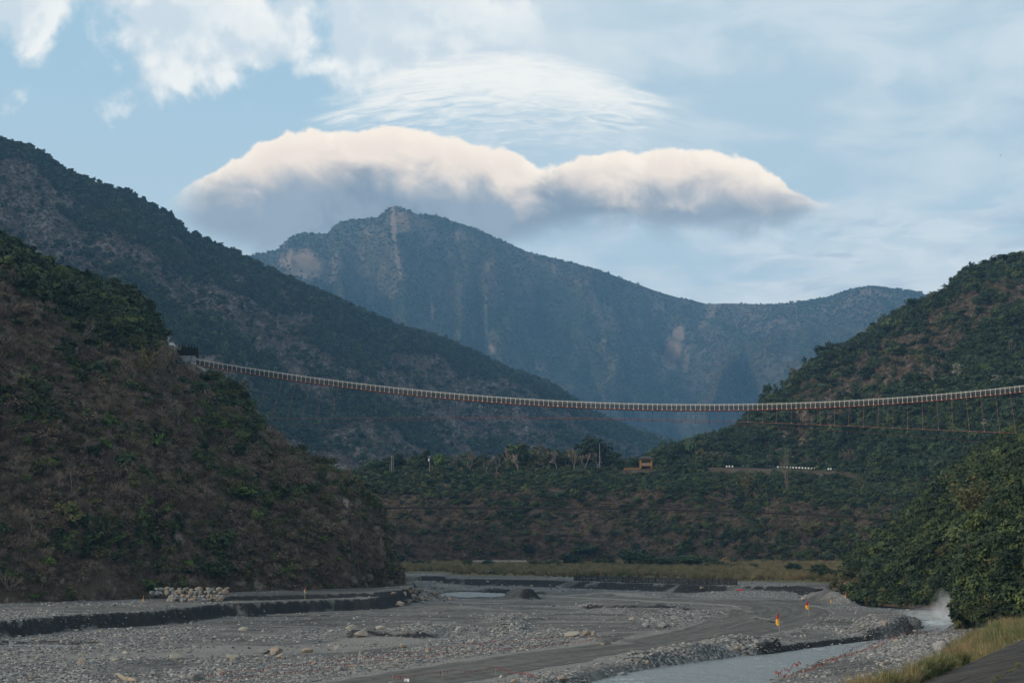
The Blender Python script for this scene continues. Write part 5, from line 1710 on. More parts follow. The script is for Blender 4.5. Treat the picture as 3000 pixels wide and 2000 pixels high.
for i in range(900):
    if n_st >= 120: break
    px, py = rr.uniform(-50, 2700), rr.uniform(1840, 1995)
    q = on_bed(px, py, 3)
    z_, a_ = bed(q[:1], q[1:2])
    if a_['track'][0] > 0.2 or a_['water'][0] > -0.5 or a_['turf'][0] > 0.3 or a_['gravel'][0] < 0.55: continue
    w = rr.uniform(0.30, 0.62)
    n_st += 1
    kk_ = int(rr.integers(0, 4)); hue = ('brown', 'grey', 'grey', 'pale')[kk_]
    zone = 'near the bottom edge' if py > 1945 else ('in the middle of the bed' if py > 1885 else 'by the sand flats')
    left = px < 1700 and py < np.interp(px, [0, 1080, 1360, 1700], [2100, 2010, 1962, 1911])
    link('cobble_stone', random.choice(ROCK[('boulder_warm', 'boulder_grey', 'boulder_grey', 'boulder_pale')[kk_]]), loc=q + np.array([0, 0, w * 0.2]), rot=(rr.uniform(-.3, .3), rr.uniform(-.3, .3), rr.uniform(0, 6.28)),
         scale=(w, w * 0.75, w * 0.6), label='larger %s stone among cobbles %s of the track, %s' % (hue, 'left' if left else 'right', zone), cat='stone',
         group='large %s stones %s of the track, %s' % (hue, 'left' if left else 'right', zone))
# stones in the rapids under the right bank
for i, (px, py, w, h) in enumerate([(2640, 1796, 14, 10), (2662, 1793, 16, 11), (2676, 1798, 20, 10), (2762, 1808, 10, 16), (2700, 1800, 12, 7), (2610, 1790, 16, 10)]):
    boulder(px, py, w, h, 'grey', ('leftmost', 'second', 'third, widest', 'upright rightmost', 'fifth, lowest', 'farthest')[i] + ' grey rock at the foot of the right bank by the rapids', sink=0.0, q=np.array([*G(px, py, -0.6)[:2], -0.6]))

# ------------------------------------------------------------------ suspension footbridge
PXD = [430, 500, 570, 786, 1000, 1350, 1700, 1912, 2125, 2338, 2700, 3000, 3300]
PYD = [1040, 1052, 1066, 1102, 1132, 1169, 1192, 1199, 1201, 1194.5, 1175, 1145.5, 1108]


def deck(px):
    k = np.polyfit(PXD[2:-1], PYD[2:-1], 4)
    D = 441 - (np.asarray(px) - 570) * 30 / 2430
    return P(px, np.polyval(k, px), D)


br = link('suspension_bridge', None, loc=deck(1900.0), label='long white-railed suspension footbridge with red wind cables spanning the valley', cat='bridge')
BO = np.array(br.location)
bpx = []
x = 572.0
while x < 3120:
    bpx.append(x)
    x += 1.42 * F / (441 - (x - 570) * 30 / 2430)
bpx = np.array(bpx)
near = deck(bpx) - BO
tan = near[-1] - near[0]; tan[2] = 0; tan /= np.linalg.norm(tan)
dep = np.array([-tan[1], tan[0], 0])               # away from the viewer
WID, RH = 1.7, 1.62
far = near + dep * WID
up = np.array([0, 0, 1.0])
b = MB()
for i in range(len(near) - 1):
    a0, a1, c0_, c1_ = near[i], near[i + 1], far[i], far[i + 1]
    b.add([a0, a1, c1_, c0_, a0 - up * 0.08, a1 - up * 0.08, c1_ - up * 0.08, c0_ - up * 0.08], [[0, 1, 2, 3], [7, 6, 5, 4], [0, 4, 5, 1], [2, 6, 7, 3]])
b.build('deck', M['deck_dark'], br)
for s_, pts in (('near', near), ('far', far)):
    MB().tube(pts + up * RH, 0.06, 5).build('handrail', M['white_paint'], br)
    MB().tube(pts + up * (RH * 0.68), 0.03, 4).build('mid_cable', M['pole_grey'] if s_ == 'near' else M['deck_dark'], br)
    MB().tube(pts + up * (RH * 0.36), 0.022, 4).build('mid_cable', M['deck_dark'], br)
    MB().tube(pts - up * 0.16, 0.10, 5).build('main_cable', M['red_steel'], br)
# posts: I-shaped white stanchions with a small spike above the rail
pm = MB().box((0, 0, RH / 2), (0.10, 0.08, RH)).box((0, 0, RH + 0.14), (0.05, 0.05, 0.28)).box((0, 0, 0.05), (0.34, 0.16, 0.10)).box((0.05, 0, RH * 0.8), (0.26, 0.10, 0.07)).mesh('post', [M['white_paint']])
pmf = MB().box((0, 0, RH / 2), (0.10, 0.08, RH)).box((0, 0, RH + 0.12), (0.05, 0.05, 0.24)).mesh('post', [M['deck_dark']])
rz = atan2(tan[1], tan[0])
ps = MB()
for i in range(len(near)):
    link('post', pm, br, near[i], (0, 0, rz))
for i in range(len(far)):
    if i < 300 - len(near): link('post', pmf, br, far[i], (0, 0, rz))
    else: ps.box(far[i] + up * RH / 2, (0.10, 0.08, RH), rz).box(far[i] + up * (RH + 0.12), (0.05, 0.05, 0.24), rz)
if ps.v: ps.build('far_posts', M['deck_dark'], br, kind='stuff')
# cross-beams with white clamps under the deck
cb = MB().box((0, WID / 2, -0.22), (0.55, WID + 0.5, 0.20)).mesh('cross_beam', [M['red_steel']])
cw = MB().box((0, -0.12, -0.14), (0.42, 0.22, 0.20)).mesh('clamp', [M['white_paint']])
for i in range(len(near)):
    o = link('cross_beam', cb, br, near[i], (0, 0, rz))
    if i % 2 == 0: link('clamp', cw, o)
# netting: one panel per bay on the near side, the far side likewise joined
for i in range(len(near) - 1):
    p0, p1 = near[i], near[i + 1]
    l = np.linalg.norm(p1 - p0)
    me_ = mesh('net_panel', [(0.07, 0.02, 0.1), (l - 0.07, 0.02, 0.1), (l - 0.07, 0.02, RH * 0.9), (0.07, 0.02, RH * 0.9)], [[0, 1, 2, 3]], [M['net']])
    dz = asin((p1[2] - p0[2]) / l)
    link('net_panel', me_, br, p0, (0, -dz, rz))
fn_ = MB()
for i in range(len(far) - 1):
    fn_.add([far[i] + up * 0.1, far[i + 1] + up * 0.1, far[i + 1] + up * RH * 0.9, far[i] + up * RH * 0.9], [[0, 1, 2, 3]])
fn_.build('far_netting', M['net'], br, kind='stuff')
# wind cables and their hangers
NX = [640, 700, 752, 917, 1000, 1408, 1778, 2193, 2663, 2976, 3200]
NY = [1228.5, 1228.5, 1229, 1227.5, 1226, 1220, 1225, 1238, 1255, 1267, 1276]
FX = [830, 926, 1042, 1232, 1504, 1744, 1988, 2110, 2300, 2500, 2883, 2960]
FY = [1246, 1241, 1236, 1230, 1225.5, 1228.5, 1236, 1241, 1253, 1264.5, 1295, 1303]


def sm(xs, ys, x, deg=4):
    c_ = (np.asarray(xs) - 1850) / 1200
    return np.polyval(np.polyfit(c_, ys, deg), (np.asarray(x) - 1850) / 1200)


def ncab(px):
    u = (px - 1850) / 1200
    D = 441 - (px - 570) * 30 / 2430 - 1.2 - 22 * u * u
    return P(px, sm(NX, NY, px), D) - BO


def fcab(px):
    u = (px - 1850) / 1200
    D = 441 - (px - 570) * 30 / 2430 + WID + 1.2 + 22 * u * u
    return P(px, sm(FX, FY, px), D) - BO


xs = np.linspace(640, 3150, 120)
MB().tube(ncab(xs), 0.075, 5).build('wind_cable', M['cable_red'], br)
xs = np.linspace(840, 2950, 100)
MB().tube(fcab(xs), 0.048, 5).build('wind_cable', M['cable_red'], br)
cl_w = MB().box((0, 0, 0.12), (0.30, 0.2, 0.24), taper=0.5).mesh('clamp', [M['pole_grey']])
cl_d = MB().box((0, 0, 0.08), (0.36, 0.25, 0.34), taper=0.5).mesh('clamp', [M['cable_dark']])
ang = random.Random(5)
for i in range(len(near)):
    if (i % 3) != 1: continue
    px = bpx[i]
    if px > 780:
        ln_ = np.interp(px, [780, 1000, 1350, 1700, 2500, 2700, 2960, 3120], [-36, -20, -4, 0, -2, 3, 16, 24]) + ang.uniform(-2, 2)
        e = ncab(px + ln_)
        o = MB().tube([near[i] - up * 0.2, e], 0.045, 4).build('hanger', M['cable_red'] if px > 2050 or px < 1000 else M['cable_dark'], br)
        link('clamp', cl_w, o, e, (0, 0, rz))
    j = min(i + 1, len(far) - 1)
    px = bpx[j]
    if 900 < px < 2850:
        ln_ = np.interp(px, [900, 1000, 1350, 2000, 2850], [26, 16, 3, 0, -14])
        e = fcab(px + ln_)
        o = MB().tube([far[j] - up * 0.2, e], 0.03, 4).build('hanger', M['cable_dark'], br)
        link('clamp', cl_d, o, e, (0, 0, rz))
# anchorage block at the left end
ab = MB()
d0 = deck(575.0) - BO
ab.box(d0 + np.array([-1.6, 1.2, -2.0]), (4.2, 4.0, 3.7), rz, taper=0.85).box(d0 + np.array([-2.6, 1.0, -0.1]), (2.6, 3.0, 0.35), rz)
ab.build('abutment', M['boulder_warm'], br)
MB().tube([d0 + np.array([0.3, -0.3, -0.6]), d0 + np.array([3.2, -1.5, -2.4])], 0.28, 8).tube([d0 + np.array([1.6, -0.6, -0.9]), d0 + np.array([5.0, -2.0, -3.6])], 0.20, 8).build('anchor_pipe', M['concrete_pale'], br)

# black stake palisade, hut and mast by the anchorage
pal = link('stake_palisade', None, loc=P(530, 1046, 444), label='black wall of upright stakes above the left bridge end', cat='palisade')
st_m = [MB().box((0, 0, h_ / 2), (0.27, 0.22, h_), taper=0.7).mesh('stake', [M['black_timber']]) for h_ in (2.4, 2.9, 3.4, 2.65)]
for i in range(28):
    t = i / 27
    xx_ = -1.3 + 6.6 * t
    link('stake', st_m[(i * 7) % 4], pal, (xx_, 0.25 * sin(t * 3) + (0.8 if t < 0.3 else 0), 0.9 - 0.35 * t - 0.75 * max(0, t - 0.6)), (0, 0, 0.3 * (i % 3)))
MB().box((2.0, 0.35, 1.5), (6.8, 0.15, 1.9)).box((4.9, 1.2, 1.0), (0.5, 2.0, 2.2)).build('backing_wall', M['black_timber'], pal)
hut = link('hut', None, loc=P(502, 1030, 446), label='small pale hut with a grey sheet roof above the bridge end', cat='hut')
MB().box((0, 0, 0.9), (1.9, 2.4, 1.8)).build('wall', M['concrete_pale'], hut)
MB().add([(-1.25, -1.5, 1.75), (1.25, -1.5, 1.75), (1.25, 1.5, 1.75), (-1.25, 1.5, 1.75), (-0.6, 0, 2.9), (0.5, 0, 2.9)], [[0, 1, 5, 4], [1, 2, 5], [2, 3, 4, 5], [3, 0, 4], [3, 2, 1, 0]]).build('roof', M['sheet_roof'], hut)
MB().tube([(1.1, -1.6, 0.55), (3.4, -1.6, 0.5)], 0.06, 5).tube([(1.1, -1.6, 1.2), (3.4, -1.6, 1.1)], 0.06, 5).build('railing', M['white_paint'], hut)
mast = link('camera_mast', None, loc=P(492, 1026, 446), label='thin white mast with a camera box beside the hut', cat='mast')
MB().tube([(0, 0, 0), (0, 0, 4.2), (0.05, 0, 6.7)], [0.10, 0.08, 0.045], 6).build('pole', M['white_paint'], mast)
MB().box((0.3, 0, 3.8), (0.4, 0.3, 0.3)).box((-0.15, 0, 3.3), (0.3, 0.3, 0.5)).build('camera_box', M['white_plastic'], mast)

# ------------------------------------------------------------------ cables over the river
def cable(pts, r, label, D=(392, 400, 396)):
    xs_ = np.array([p_[0] for p_ in pts]); ys_ = np.array([p_[1] for p_ in pts])
    x_ = np.linspace(xs_[0], xs_[-1], 60)
    y_ = np.polyval(np.polyfit((xs_ - 1800) / 800, ys_, 3), (x_ - 1800) / 800)
    d_ = np.interp(x_, [xs_[0], (xs_[0] + xs_[-1]) / 2, xs_[-1]], D)
    MB().tube(P(x_, y_, d_), r, 6).build('cable', M['cable_dark'], label=label, cat='cable')


cable([(1085, 1487), (1400, 1488), (1700, 1488.5), (1950, 1491), (2250, 1503), (2480, 1514), (2640, 1524)], 0.22, 'thick black cable stretched level across the river below the terrace')
cable([(1030, 1388), (1100, 1402), (1240, 1424), (1400, 1446), (1600, 1465), (1900, 1481), (2200, 1495), (2500, 1510)], 0.11, 'thin black cable sloping from the bluff down across the river')

# ------------------------------------------------------------------ terrace: road, poles, pavilion, guard blocks, scooters
xs = np.linspace(950, 2950, 120)
rv, rf = [], []
for i, x in enumerate(xs):
    a_, b_ = terr(x, 2.0), terr(x, 7.0)
    z_ = a_[2] + 0.25
    rv += [(a_[0], a_[1], z_), (b_[0], b_[1], z_)]
    if i: rf.append([2 * i - 2, 2 * i, 2 * i + 1, 2 * i - 1])
link('terrace_road', mesh('terrace_road', rv, rf, [M['old_concrete']]), kind='structure')


def pole(px, top, base, r, label, back=5, arms=True, tx=False, stripe=False):
    q = terr(px, back)
    h = m_(base - top, q[1]) + 1.0
    o = link('utility_pole', None, loc=q - np.array([0, 0, 0.3]), label=label, cat='pole')
    MB().tube([(0, 0, 0), (0, 0, h)], [r, r * 0.7], 8).build('pole', M['pole_grey'], o)
    if arms: MB().box((0, 0, h - 0.9), (2.6, 0.14, 0.16)).box((0, 0, h - 0.25), (1.8, 0.14, 0.14)).build('crossarm', M['pole_grey'], o)
    if tx: MB().tube([(-0.35, 0, h - 2.9), (-0.35, 0, h - 1.6)], 0.38, 10).build('transformer', M['white_plastic'], o)
    if stripe: MB().tube([(0, 0, 0), (0, 0, 2.2)], r * 1.12, 8).build('base_band', M['yellow_paint'], o)
    return o


pole(1147, 1337, 1388, 0.21, 'leftmost utility pole with crossarms and a yellow base on the terrace', 2, True, False, True)
pole(1152, 1341, 1386, 0.14, 'thin pole standing close behind the leftmost utility pole', 4, False)
pole(1142, 1352, 1386, 0.10, 'thinnest pole just left of the leftmost utility pole', 5, False)
pole(1258, 1335, 1386, 0.16, 'slim utility pole carrying a white transformer on the terrace', 2, True, True)
pole(1757, 1289, 1368, 0.15, 'lone tall plain mast before the tallest terrace tree', 3, False)

q = terr(1892, 4.0)
q[2] = P(1892, 1372, q[1])[2]
pv = link('pavilion', None, loc=q, label='yellow open pavilion with a dark tiled hip roof on the terrace', cat='pavilion')
W2, D2 = 3.3, 2.8
fl = MB().box((0, 0, 1.35), (W2 * 2, D2 * 2, 0.22)).build('floor', M['orange_wood'], pv)
pmesh = MB().box((0, 0, 2.6), (0.45, 0.4, 5.4)).mesh('post', [M['yellow_paint']])
for sx in (-1, 1):
    for sy in (-1, 1): link('post', pmesh, pv, (sx * (W2 - 0.4), sy * (D2 - 0.3), 0))
MB().box((0, 0, 4.85), (W2 * 2 + 0.6, D2 * 2 + 0.6, 0.4)).build('eave_beam', M['yellow_paint'], pv)
e_, rg, z0, z1 = 1.1, 1.6, 5.07, 6.75
rfv = [(-W2 - e_, -D2 - e_, z0), (W2 + e_, -D2 - e_, z0), (W2 + e_, D2 + e_, z0), (-W2 - e_, D2 + e_, z0), (-rg, 0, z1), (rg, 0, z1)]
rf_ = MB().add(rfv, [[0, 1, 5, 4], [1, 2, 5], [2, 3, 4, 5], [3, 0, 4], [3, 2, 1, 0]]).build('roof', M['tile_dark'], pv)
MB().tube([(-rg, 0, z1), (rg, 0, z1)], 0.16, 6).build('ridge_tile', M['tile_dark'], rf_)
for sy in (-1, 1):
    y_ = sy * (D2 - 0.3)
    rl = MB().box((0, y_, 2.85), (W2 * 2, 0.14, 0.16)).box((0, y_, 1.75), (W2 * 2, 0.12, 0.12)).build('railing', M['orange_wood'], pv)
    for k in range(13):
        MB().box((-W2 + 0.6 + k * (2 * W2 - 1.2) / 12, y_, 2.3), (0.12, 0.08, 1.0)).build('baluster', M['white_paint'], rl)

q0 = terr(1829, 2.0); q1 = terr(1872, 2.0)
fy = link('rail_fence', None, loc=q0, label='yellow rail fence in front of the pavilion on the terrace edge', cat='fence')
L_ = np.linalg.norm((q1 - q0)[:2])
fy.rotation_euler = (0, 0, atan2(q1[1] - q0[1], q1[0] - q0[0]))
for z_ in (0.75, 1.4): MB().box((L_ / 2, 0, z_), (L_, 0.12, 0.22)).build('rail', M['yellow_paint'], fy)
pmesh = MB().box((0, 0, 0.75), (0.25, 0.25, 1.6)).mesh('post', [M['yellow_paint']])
for k in range(6): link('post', pmesh, fy, (L_ * k / 5, 0.0, 0))

gb = MB().box((0, 0, 0.40), (0.85, 0.42, 0.80), taper=0.86).mesh('guard_block', [M['white_plastic']])
spots = [2129, 2137, 2146] + list(range(2279, 2396, 9)) + [2427, 2434, 2462] + [2503, 2511, 2518, 2541, 2549, 2558, 2568, 2577, 2586, 2594, 2603]
for x in spots:
    q = terr(x, 1.0)
    link('guard_block', gb, loc=q + np.array([0, 0, 0.55]), label='small white guard block left of the parked scooters' if x < 2200 else 'small white guard block in the row right of the parked scooters', cat='guard block', group='guard blocks left of the scooters' if x < 2200 else 'guard blocks along the terrace road')


def scooter_mesh(paint):
    b = MB()
    for cx_ in (-0.62, 0.62):
        an = np.linspace(0, 2 * pi, 11)
        b.tube([(cx_ + 0.23 * cos(a), 0, 0.27 + 0.23 * sin(a)) for a in an], 0.065, 5, 1)
    b.box((-0.35, 0, 0.55), (0.75, 0.34, 0.34), mi=0, taper=0.8).box((-0.30, 0, 0.80), (0.72, 0.28, 0.13), mi=1)
    b.box((0.08, 0, 0.32), (0.45, 0.34, 0.10), mi=0)
    b.tube([(0.62, 0, 0.30), (0.48, 0, 0.70), (0.40, 0, 1.02)], 0.09, 6, 0).box((0.47, 0, 0.72), (0.16, 0.40, 0.50), mi=0)
    b.tube([(0.38, -0.34, 1.06), (0.40, 0, 1.04), (0.38, 0.34, 1.06)], 0.035, 5, 1).box((0.52, 0, 1.0), (0.14, 0.26, 0.22), mi=2)
    b.tube([(0.36, -0.3, 1.06), (0.30, -0.36, 1.28)], 0.02, 4, 1).box((0.30, -0.36, 1.32), (0.05, 0.16, 0.10), mi=2)
    return b.mesh('scooter', [paint, M['black_rubber'], M['white_plastic']])


scm = [scooter_mesh(M['blue_paint']), scooter_mesh(M['black_rubber']), scooter_mesh(M['white_plastic'])]
for i, x in enumerate([2176, 2184, 2192, 2199] + [2209 + 6.5 * k for k in range(8)]):
    q = terr(x, 4.5)
    q[2] += 0.3 + (0.25 if x > 2205 else 0)
    link('scooter', scm[(0, 1, 2, 0, 0, 1, 0, 2, 0, 1, 0, 0)[i]], loc=q, rot=(0, 0, 1.1 + 0.2 * (i % 3)), scale=1.15, label='%s scooter parked in the %s cluster on the terrace road' % (('blue', 'black', 'white')[(0, 1, 2, 0, 0, 1, 0, 2, 0, 1, 0, 0)[i]], 'left' if x < 2203 else 'right'),
         cat='scooter', group='scooters of the left cluster' if x < 2203 else 'scooters of the right cluster')

# pale retaining wall and caged stone wall on the far bank
a_, c_ = P(1392, 1644, 668), P(1535, 1644, 668)
rw = link('retaining_wall', None, loc=(a_ + c_) / 2, label='long low pale concrete wall behind the reeds', cat='wall')
for k in range(6): MB().box((-11 + 4.2 * k + 0.5, 0, 0.2), (4.1, 0.5, 0.9)).build('wall_panel', M['concrete_pale'], rw)
gw = link('caged_stone_wall', None, loc=(0, 0, 0), label='dark wall of caged stones with upright posts above the far scarp', cat='wall')
d_ = np.concatenate([[0], np.cumsum(np.linalg.norm(np.diff(L_FAR, axis=0), axis=1))])
gl = L_FAR + np.array([0.5, 9.0])
gpx = np.linspace(1690, 2165, 27)
lp_ = proj(np.column_stack([gl, np.full(len(gl), 2.0)]))[0]
gx_, gy_ = np.interp(gpx, lp_, gl[:, 0]), np.interp(gpx, lp_, gl[:, 1])
gw.location = (gx_[0], gy_[0], 2.0)
O_ = np.array([gx_[0], gy_[0], 2.0])
po = MB().box((0, 0, 0.9), (0.16, 0.16, 1.9)).mesh('post', [M['black_timber']])
rr = np.random.default_rng(77)
for i in range(len(gpx)):
    z_ = ground_z(gx_[i], gy_[i]) - 2.0
    link('post', po, gw, (gx_[i] - O_[0], gy_[i] - O_[1] - 0.35, z_))
    if i:
        b = MB()
        p0, p1 = np.array([gx_[i - 1], gy_[i - 1], 0]) - [O_[0], O_[1], 0], np.array([gx_[i], gy_[i], 0]) - [O_[0], O_[1], 0]
        for row in range(4):
            for k in range(5):
                t = (k + 0.5 + rr.uniform(-.15, .15)) / 5
                c = p0 * (1 - t) + p1 * t + np.array([0, rr.uniform(-.12, .12), z_ + 0.25 + row * 0.45])
                b.box(c, (rr.uniform(0.3, 0.5), 0.45, rr.uniform(0.34, 0.46)), rr.uniform(-.4, .4), taper=rr.uniform(0.6, 0.95))
        b.build('stone_panel', M['stone_dark'], gw)

# half-hidden excavator
q = P(2104, 1652, 600)
ex = link('excavator', None, loc=(q[0], q[1], ground_z(q[0], q[1])), rot=(0, 0, 0.3), label='yellow excavator half hidden behind far-bank bushes', cat='excavator')
b = MB()
for sy in (-0.95, 0.95): b.box((0, sy, 0.42), (3.2, 0.5, 0.8), taper=0.8)
b.build('tracks', M['black_rubber'], ex)
MB().box((-0.35, 0, 1.55), (2.7, 1.9, 1.1), taper=0.92).box((-1.1, 0, 2.3), (1.1, 1.8, 0.5), taper=0.8).build('body', M['yellow_paint'], ex)
cb_ = MB().box((0.55, 0.45, 2.55), (1.1, 0.95, 1.5), taper=0.85).build('cab', M['black_rubber'], ex)
MB().box((0.55, 0.45, 3.34), (1.15, 1.0, 0.12)).build('cab_roof', M['white_plastic'], cb_)
MB().tube([(0.9, -0.4, 1.8), (2.3, -0.4, 4.3), (3.7, -0.4, 4.5)], [0.28, 0.26, 0.2], 6).build('boom', M['yellow_paint'], ex)
MB().tube([(3.6, -0.4, 4.6), (4.3, -0.4, 2.6)], 0.17, 6).build('stick', M['yellow_paint'], ex)
MB().box((4.2, -0.4, 2.2), (0.8, 0.8, 0.7), 0.0, taper=0.6).build('bucket', M['black_rubber'], ex)

# red drum washed up under the far scarp
q = on_bed(2168, 1726)
MB().tube([(-0.55, 0, 0.45), (0.55, 0.2, 0.45)], 0.42, 12).tube([(-0.2, 0.06, 0.45), (-0.12, 0.08, 0.45)], 0.47, 12).tube([(0.15, 0.12, 0.45), (0.23, 0.14, 0.45)], 0.47, 12).build('drum', M['flag_red'], loc=q, label='red drum lying under the far dark scarp', cat='drum')

# ------------------------------------------------------------------ flags, bunting, signs
def flag(px, top, base, label, split=0.5, fl=0.52, wind=1, mats=('flag_red', 'flag_yellow'), q=None):
    q = on_bed(px, base) if q is None else q
    h = m_(base - top, q[1])
    o = link('marker_flag', None, loc=q, rot=(0, 0, 0), label=label, cat='flag')
    MB().tube([(0, 0, -0.2), (0.02 * h, 0, h)], 0.05, 6).build('pole', M['pole_grey'], o)
    fh = h * fl
    w = fh * 0.42
    # limp hanging cloth: pointed at the top, swelling down, red over yellow
    for part, (s0, s1), mt in (('red_cloth', (0.0, split), mats[0]), ('yellow_cloth', (split, 1.0), mats[1])):
        V, Fq = [], []
        nz_, nx_ = 7, 6
        for a in range(nz_ + 1):
            s = s0 + (s1 - s0) * a / nz_
            prof = w * (0.12 + 0.88 * sin(min(1, s * 1.35) * pi / 2)) * (1 if s < 0.8 else 1 - (s - 0.8) * 2.2)
            for c in range(nx_ + 1):
                u = c / nx_
                V.append((0.02 * h * (1 - s) - wind * prof * u, 0.10 * fh * sin(u * 5 + s * 4) * u, h - fh * s - 0.12 * fh * u * s))
        for a in range(nz_):
            for c in range(nx_):
                i = a * (nx_ + 1) + c
                Fq.append([i, i + 1, i + nx_ + 2, i + nx_ + 1])
        link(part, mesh(part, V, Fq, [M[mt]], smooth=True), o)
    return o


flag(2283, 1794, 1856, 'red and yellow flag on a pole on the gravel heap beside the track', 0.52, 0.58, 0.6)
flag(2370, 1760, 1806, 'red and yellow flag beside the bend of the track', 0.55, 0.50, 1)
flag(2436, 1750, 1770, 'orange-yellow flag on the low mound near the right nose', 0.2, 0.75, 0.4, ('flag_yellow', 'flag_yellow'))
flag(2479, 1740, 1768, 'orange flag farthest right at the foot of the right nose', 0.6, 0.55, 0.5, ('flag_red', 'flag_yellow'))
flag(419, 1743, 1772, 'red and yellow flag left of the riprap pile', 0.5, 0.62, 0.4)
flag(893, 1717, 1757, 'red and yellow flag on the dark bank below the bluff', 0.55, 0.45, 0.4)
flag(1196, 1670, 1690, 'small orange flag just beyond the bluff nose, left one', 0.6, 0.5, 0.4, ('flag_red', 'flag_yellow'))
flag(1233, 1684, 1702, 'small yellow flag just beyond the bluff nose, right one', 0.3, 0.6, 0.4, ('flag_yellow', 'flag_yellow'))


def bunting(pts, label, h=0.75, step=0.42, seed=0):
    rr = np.random.default_rng(seed)
    g_ = np.array([on_bed(*p_) for p_ in pts])
    d_ = np.concatenate([[0], np.cumsum(np.linalg.norm(np.diff(g_[:, :2], axis=0), axis=1))])
    n_ = int(d_[-1] / 0.6)
    t = np.linspace(0, d_[-1], n_)
    xx_, yy_ = np.interp(t, d_, g_[:, 0]), np.interp(t, d_, g_[:, 1])
    zz_ = bed(xx_, yy_)[0]
    span = 7.0
    hh = h * (0.62 + 0.38 * np.abs(np.cos(t / span * pi))) * (0.75 + 0.5 * fbm(t / 11, t * 0, seed, oct=2))
    o = link('bunting', None, loc=(xx_[0], yy_[0], zz_[0]), label=label, cat='bunting')
    O = np.array([xx_[0], yy_[0], zz_[0]])
    L3 = np.stack([xx_, yy_, zz_ + hh], 1) - O
    MB().tube(L3, 0.013, 4).build('rope', M['tape_red'], o)
    b = MB()
    for s in np.arange(0, d_[-1], step):
        q = np.array([np.interp(s, t, L3[:, k]) for k in range(3)])
        a = rr.uniform(0, 2 * pi); w = rr.uniform(0.025, 0.06); l = rr.uniform(0.10, 0.34)
        dx, dy = cos(a) * w, sin(a) * w * 0.6
        sw = rr.normal(size=2) * 0.06
        b.add([q + [-dx, -dy, 0], q + [dx, dy, 0], q + [dx * .6 + sw[0], dy * .6 + sw[1], -l], q + [-dx * .6 + sw[0], -dy * .6 + sw[1], -l]], [[0, 1, 2, 3]])
    b.build('tassels', M['tape_red'], o, kind='stuff')
    pm_ = MB().tube([(0, 0, -0.15), (0, 0, h * 1.05)], 0.025, 5).mesh('stake', [M['pole_grey']])
    for s in np.arange(0, d_[-1], span):
        i = int(s / d_[-1] * (n_ - 1))
        link('stake', pm_, o, np.array([xx_[i], yy_[i], zz_[i]]) - O)


bunting([(560, 2002), (700, 1984), (859, 1965), (987, 1949), (1114, 1935), (1226, 1922), (1338, 1906), (1450, 1892), (1653, 1880), (1772, 1876)], 'upper line of red bunting left of the gravel track', seed=1)
bunting([(560, 2016), (700, 1999), (891, 1976), (1083, 1951), (1274, 1929), (1450, 1909), (1740, 1882)], 'lower line of red bunting along the left edge of the gravel track', h=0.6, seed=2)
bunting([(1150, 2003), (1187, 1994), (1300, 1990), (1450, 1976), (1520, 1989), (1570, 2002)], 'short loop of red bunting at the bottom edge right of the track', seed=3)
bunting([(2270, 1992), (2330, 1962), (2383, 1930), (2450, 1916), (2500, 1908), (2560, 1896), (2640, 1874), (2700, 1862), (2760, 1852)], 'upper line of red bunting along the right shore of the river', h=0.9, seed=4)
bunting([(2280, 1996), (2360, 1974), (2440, 1940), (2520, 1914), (2590, 1894)], 'lower line of red bunting along the right shore of the river', h=0.5, seed=5)
bunting([(2520, 1874), (2600, 1862), (2690, 1850)], 'red bunting along the stone pile on the left shore', h=0.35, seed=6)


def sign(px, base, w, h, label):
    q = on_bed(px, base)
    o = link('marker_board', None, loc=q, label=label, cat='sign')
    W, Hh = m_(w, q[1]), m_(h, q[1])
    MB().tube([(0, 0, -0.1), (0, 0, Hh * 0.7)], 0.03, 5).build('post', M['pole_grey'], o)
    MB().box((-W * 0.26, 0.02, Hh * 0.75), (W * 0.46, 0.03, Hh * 0.5), 0.25).build('board', M['white_plastic'], o)
    MB().box((W * 0.26, 0.0, Hh * 0.70), (W * 0.46, 0.03, Hh * 0.5), -0.25).build('board', M['white_plastic'], o)


sign(1191, 2004, 15, 17, 'white folded marker board at the bottom edge on the track')
sign(2118, 1874, 9, 9, 'tiny white marker board on the stony bank beside the track')
q = on_bed(372, 1995)
pts = on_bed(345, 1988), on_bed(365, 1995), on_bed(400, 1998)
MB().tube([pts[0] + [0, 0, 0.45], pts[1] + [0, 0, 0.22], pts[1] * 0.4 + pts[2] * 0.6 + [0, 0, 0.2], pts[2] + [0, 0, 0.15]], [0.16, 0.22, 0.24, 0.12], 8).build('driftwood_log', M['driftwood'], label='pale bent driftwood log at the bottom edge among the cobbles', cat='log', smooth=True)
pts = on_bed(2420, 1757)

# ------------------------------------------------------------------ concrete apron at lower right
NRM = np.array([EDIR[1], -EDIR[0]])                # away from the river


def ap(t, s, z):
    q_ = EA + EDIR * t + NRM * s
    return (q_[0], q_[1], z)


def zap(s): return 4.5 + 1.5 * s / 6.35


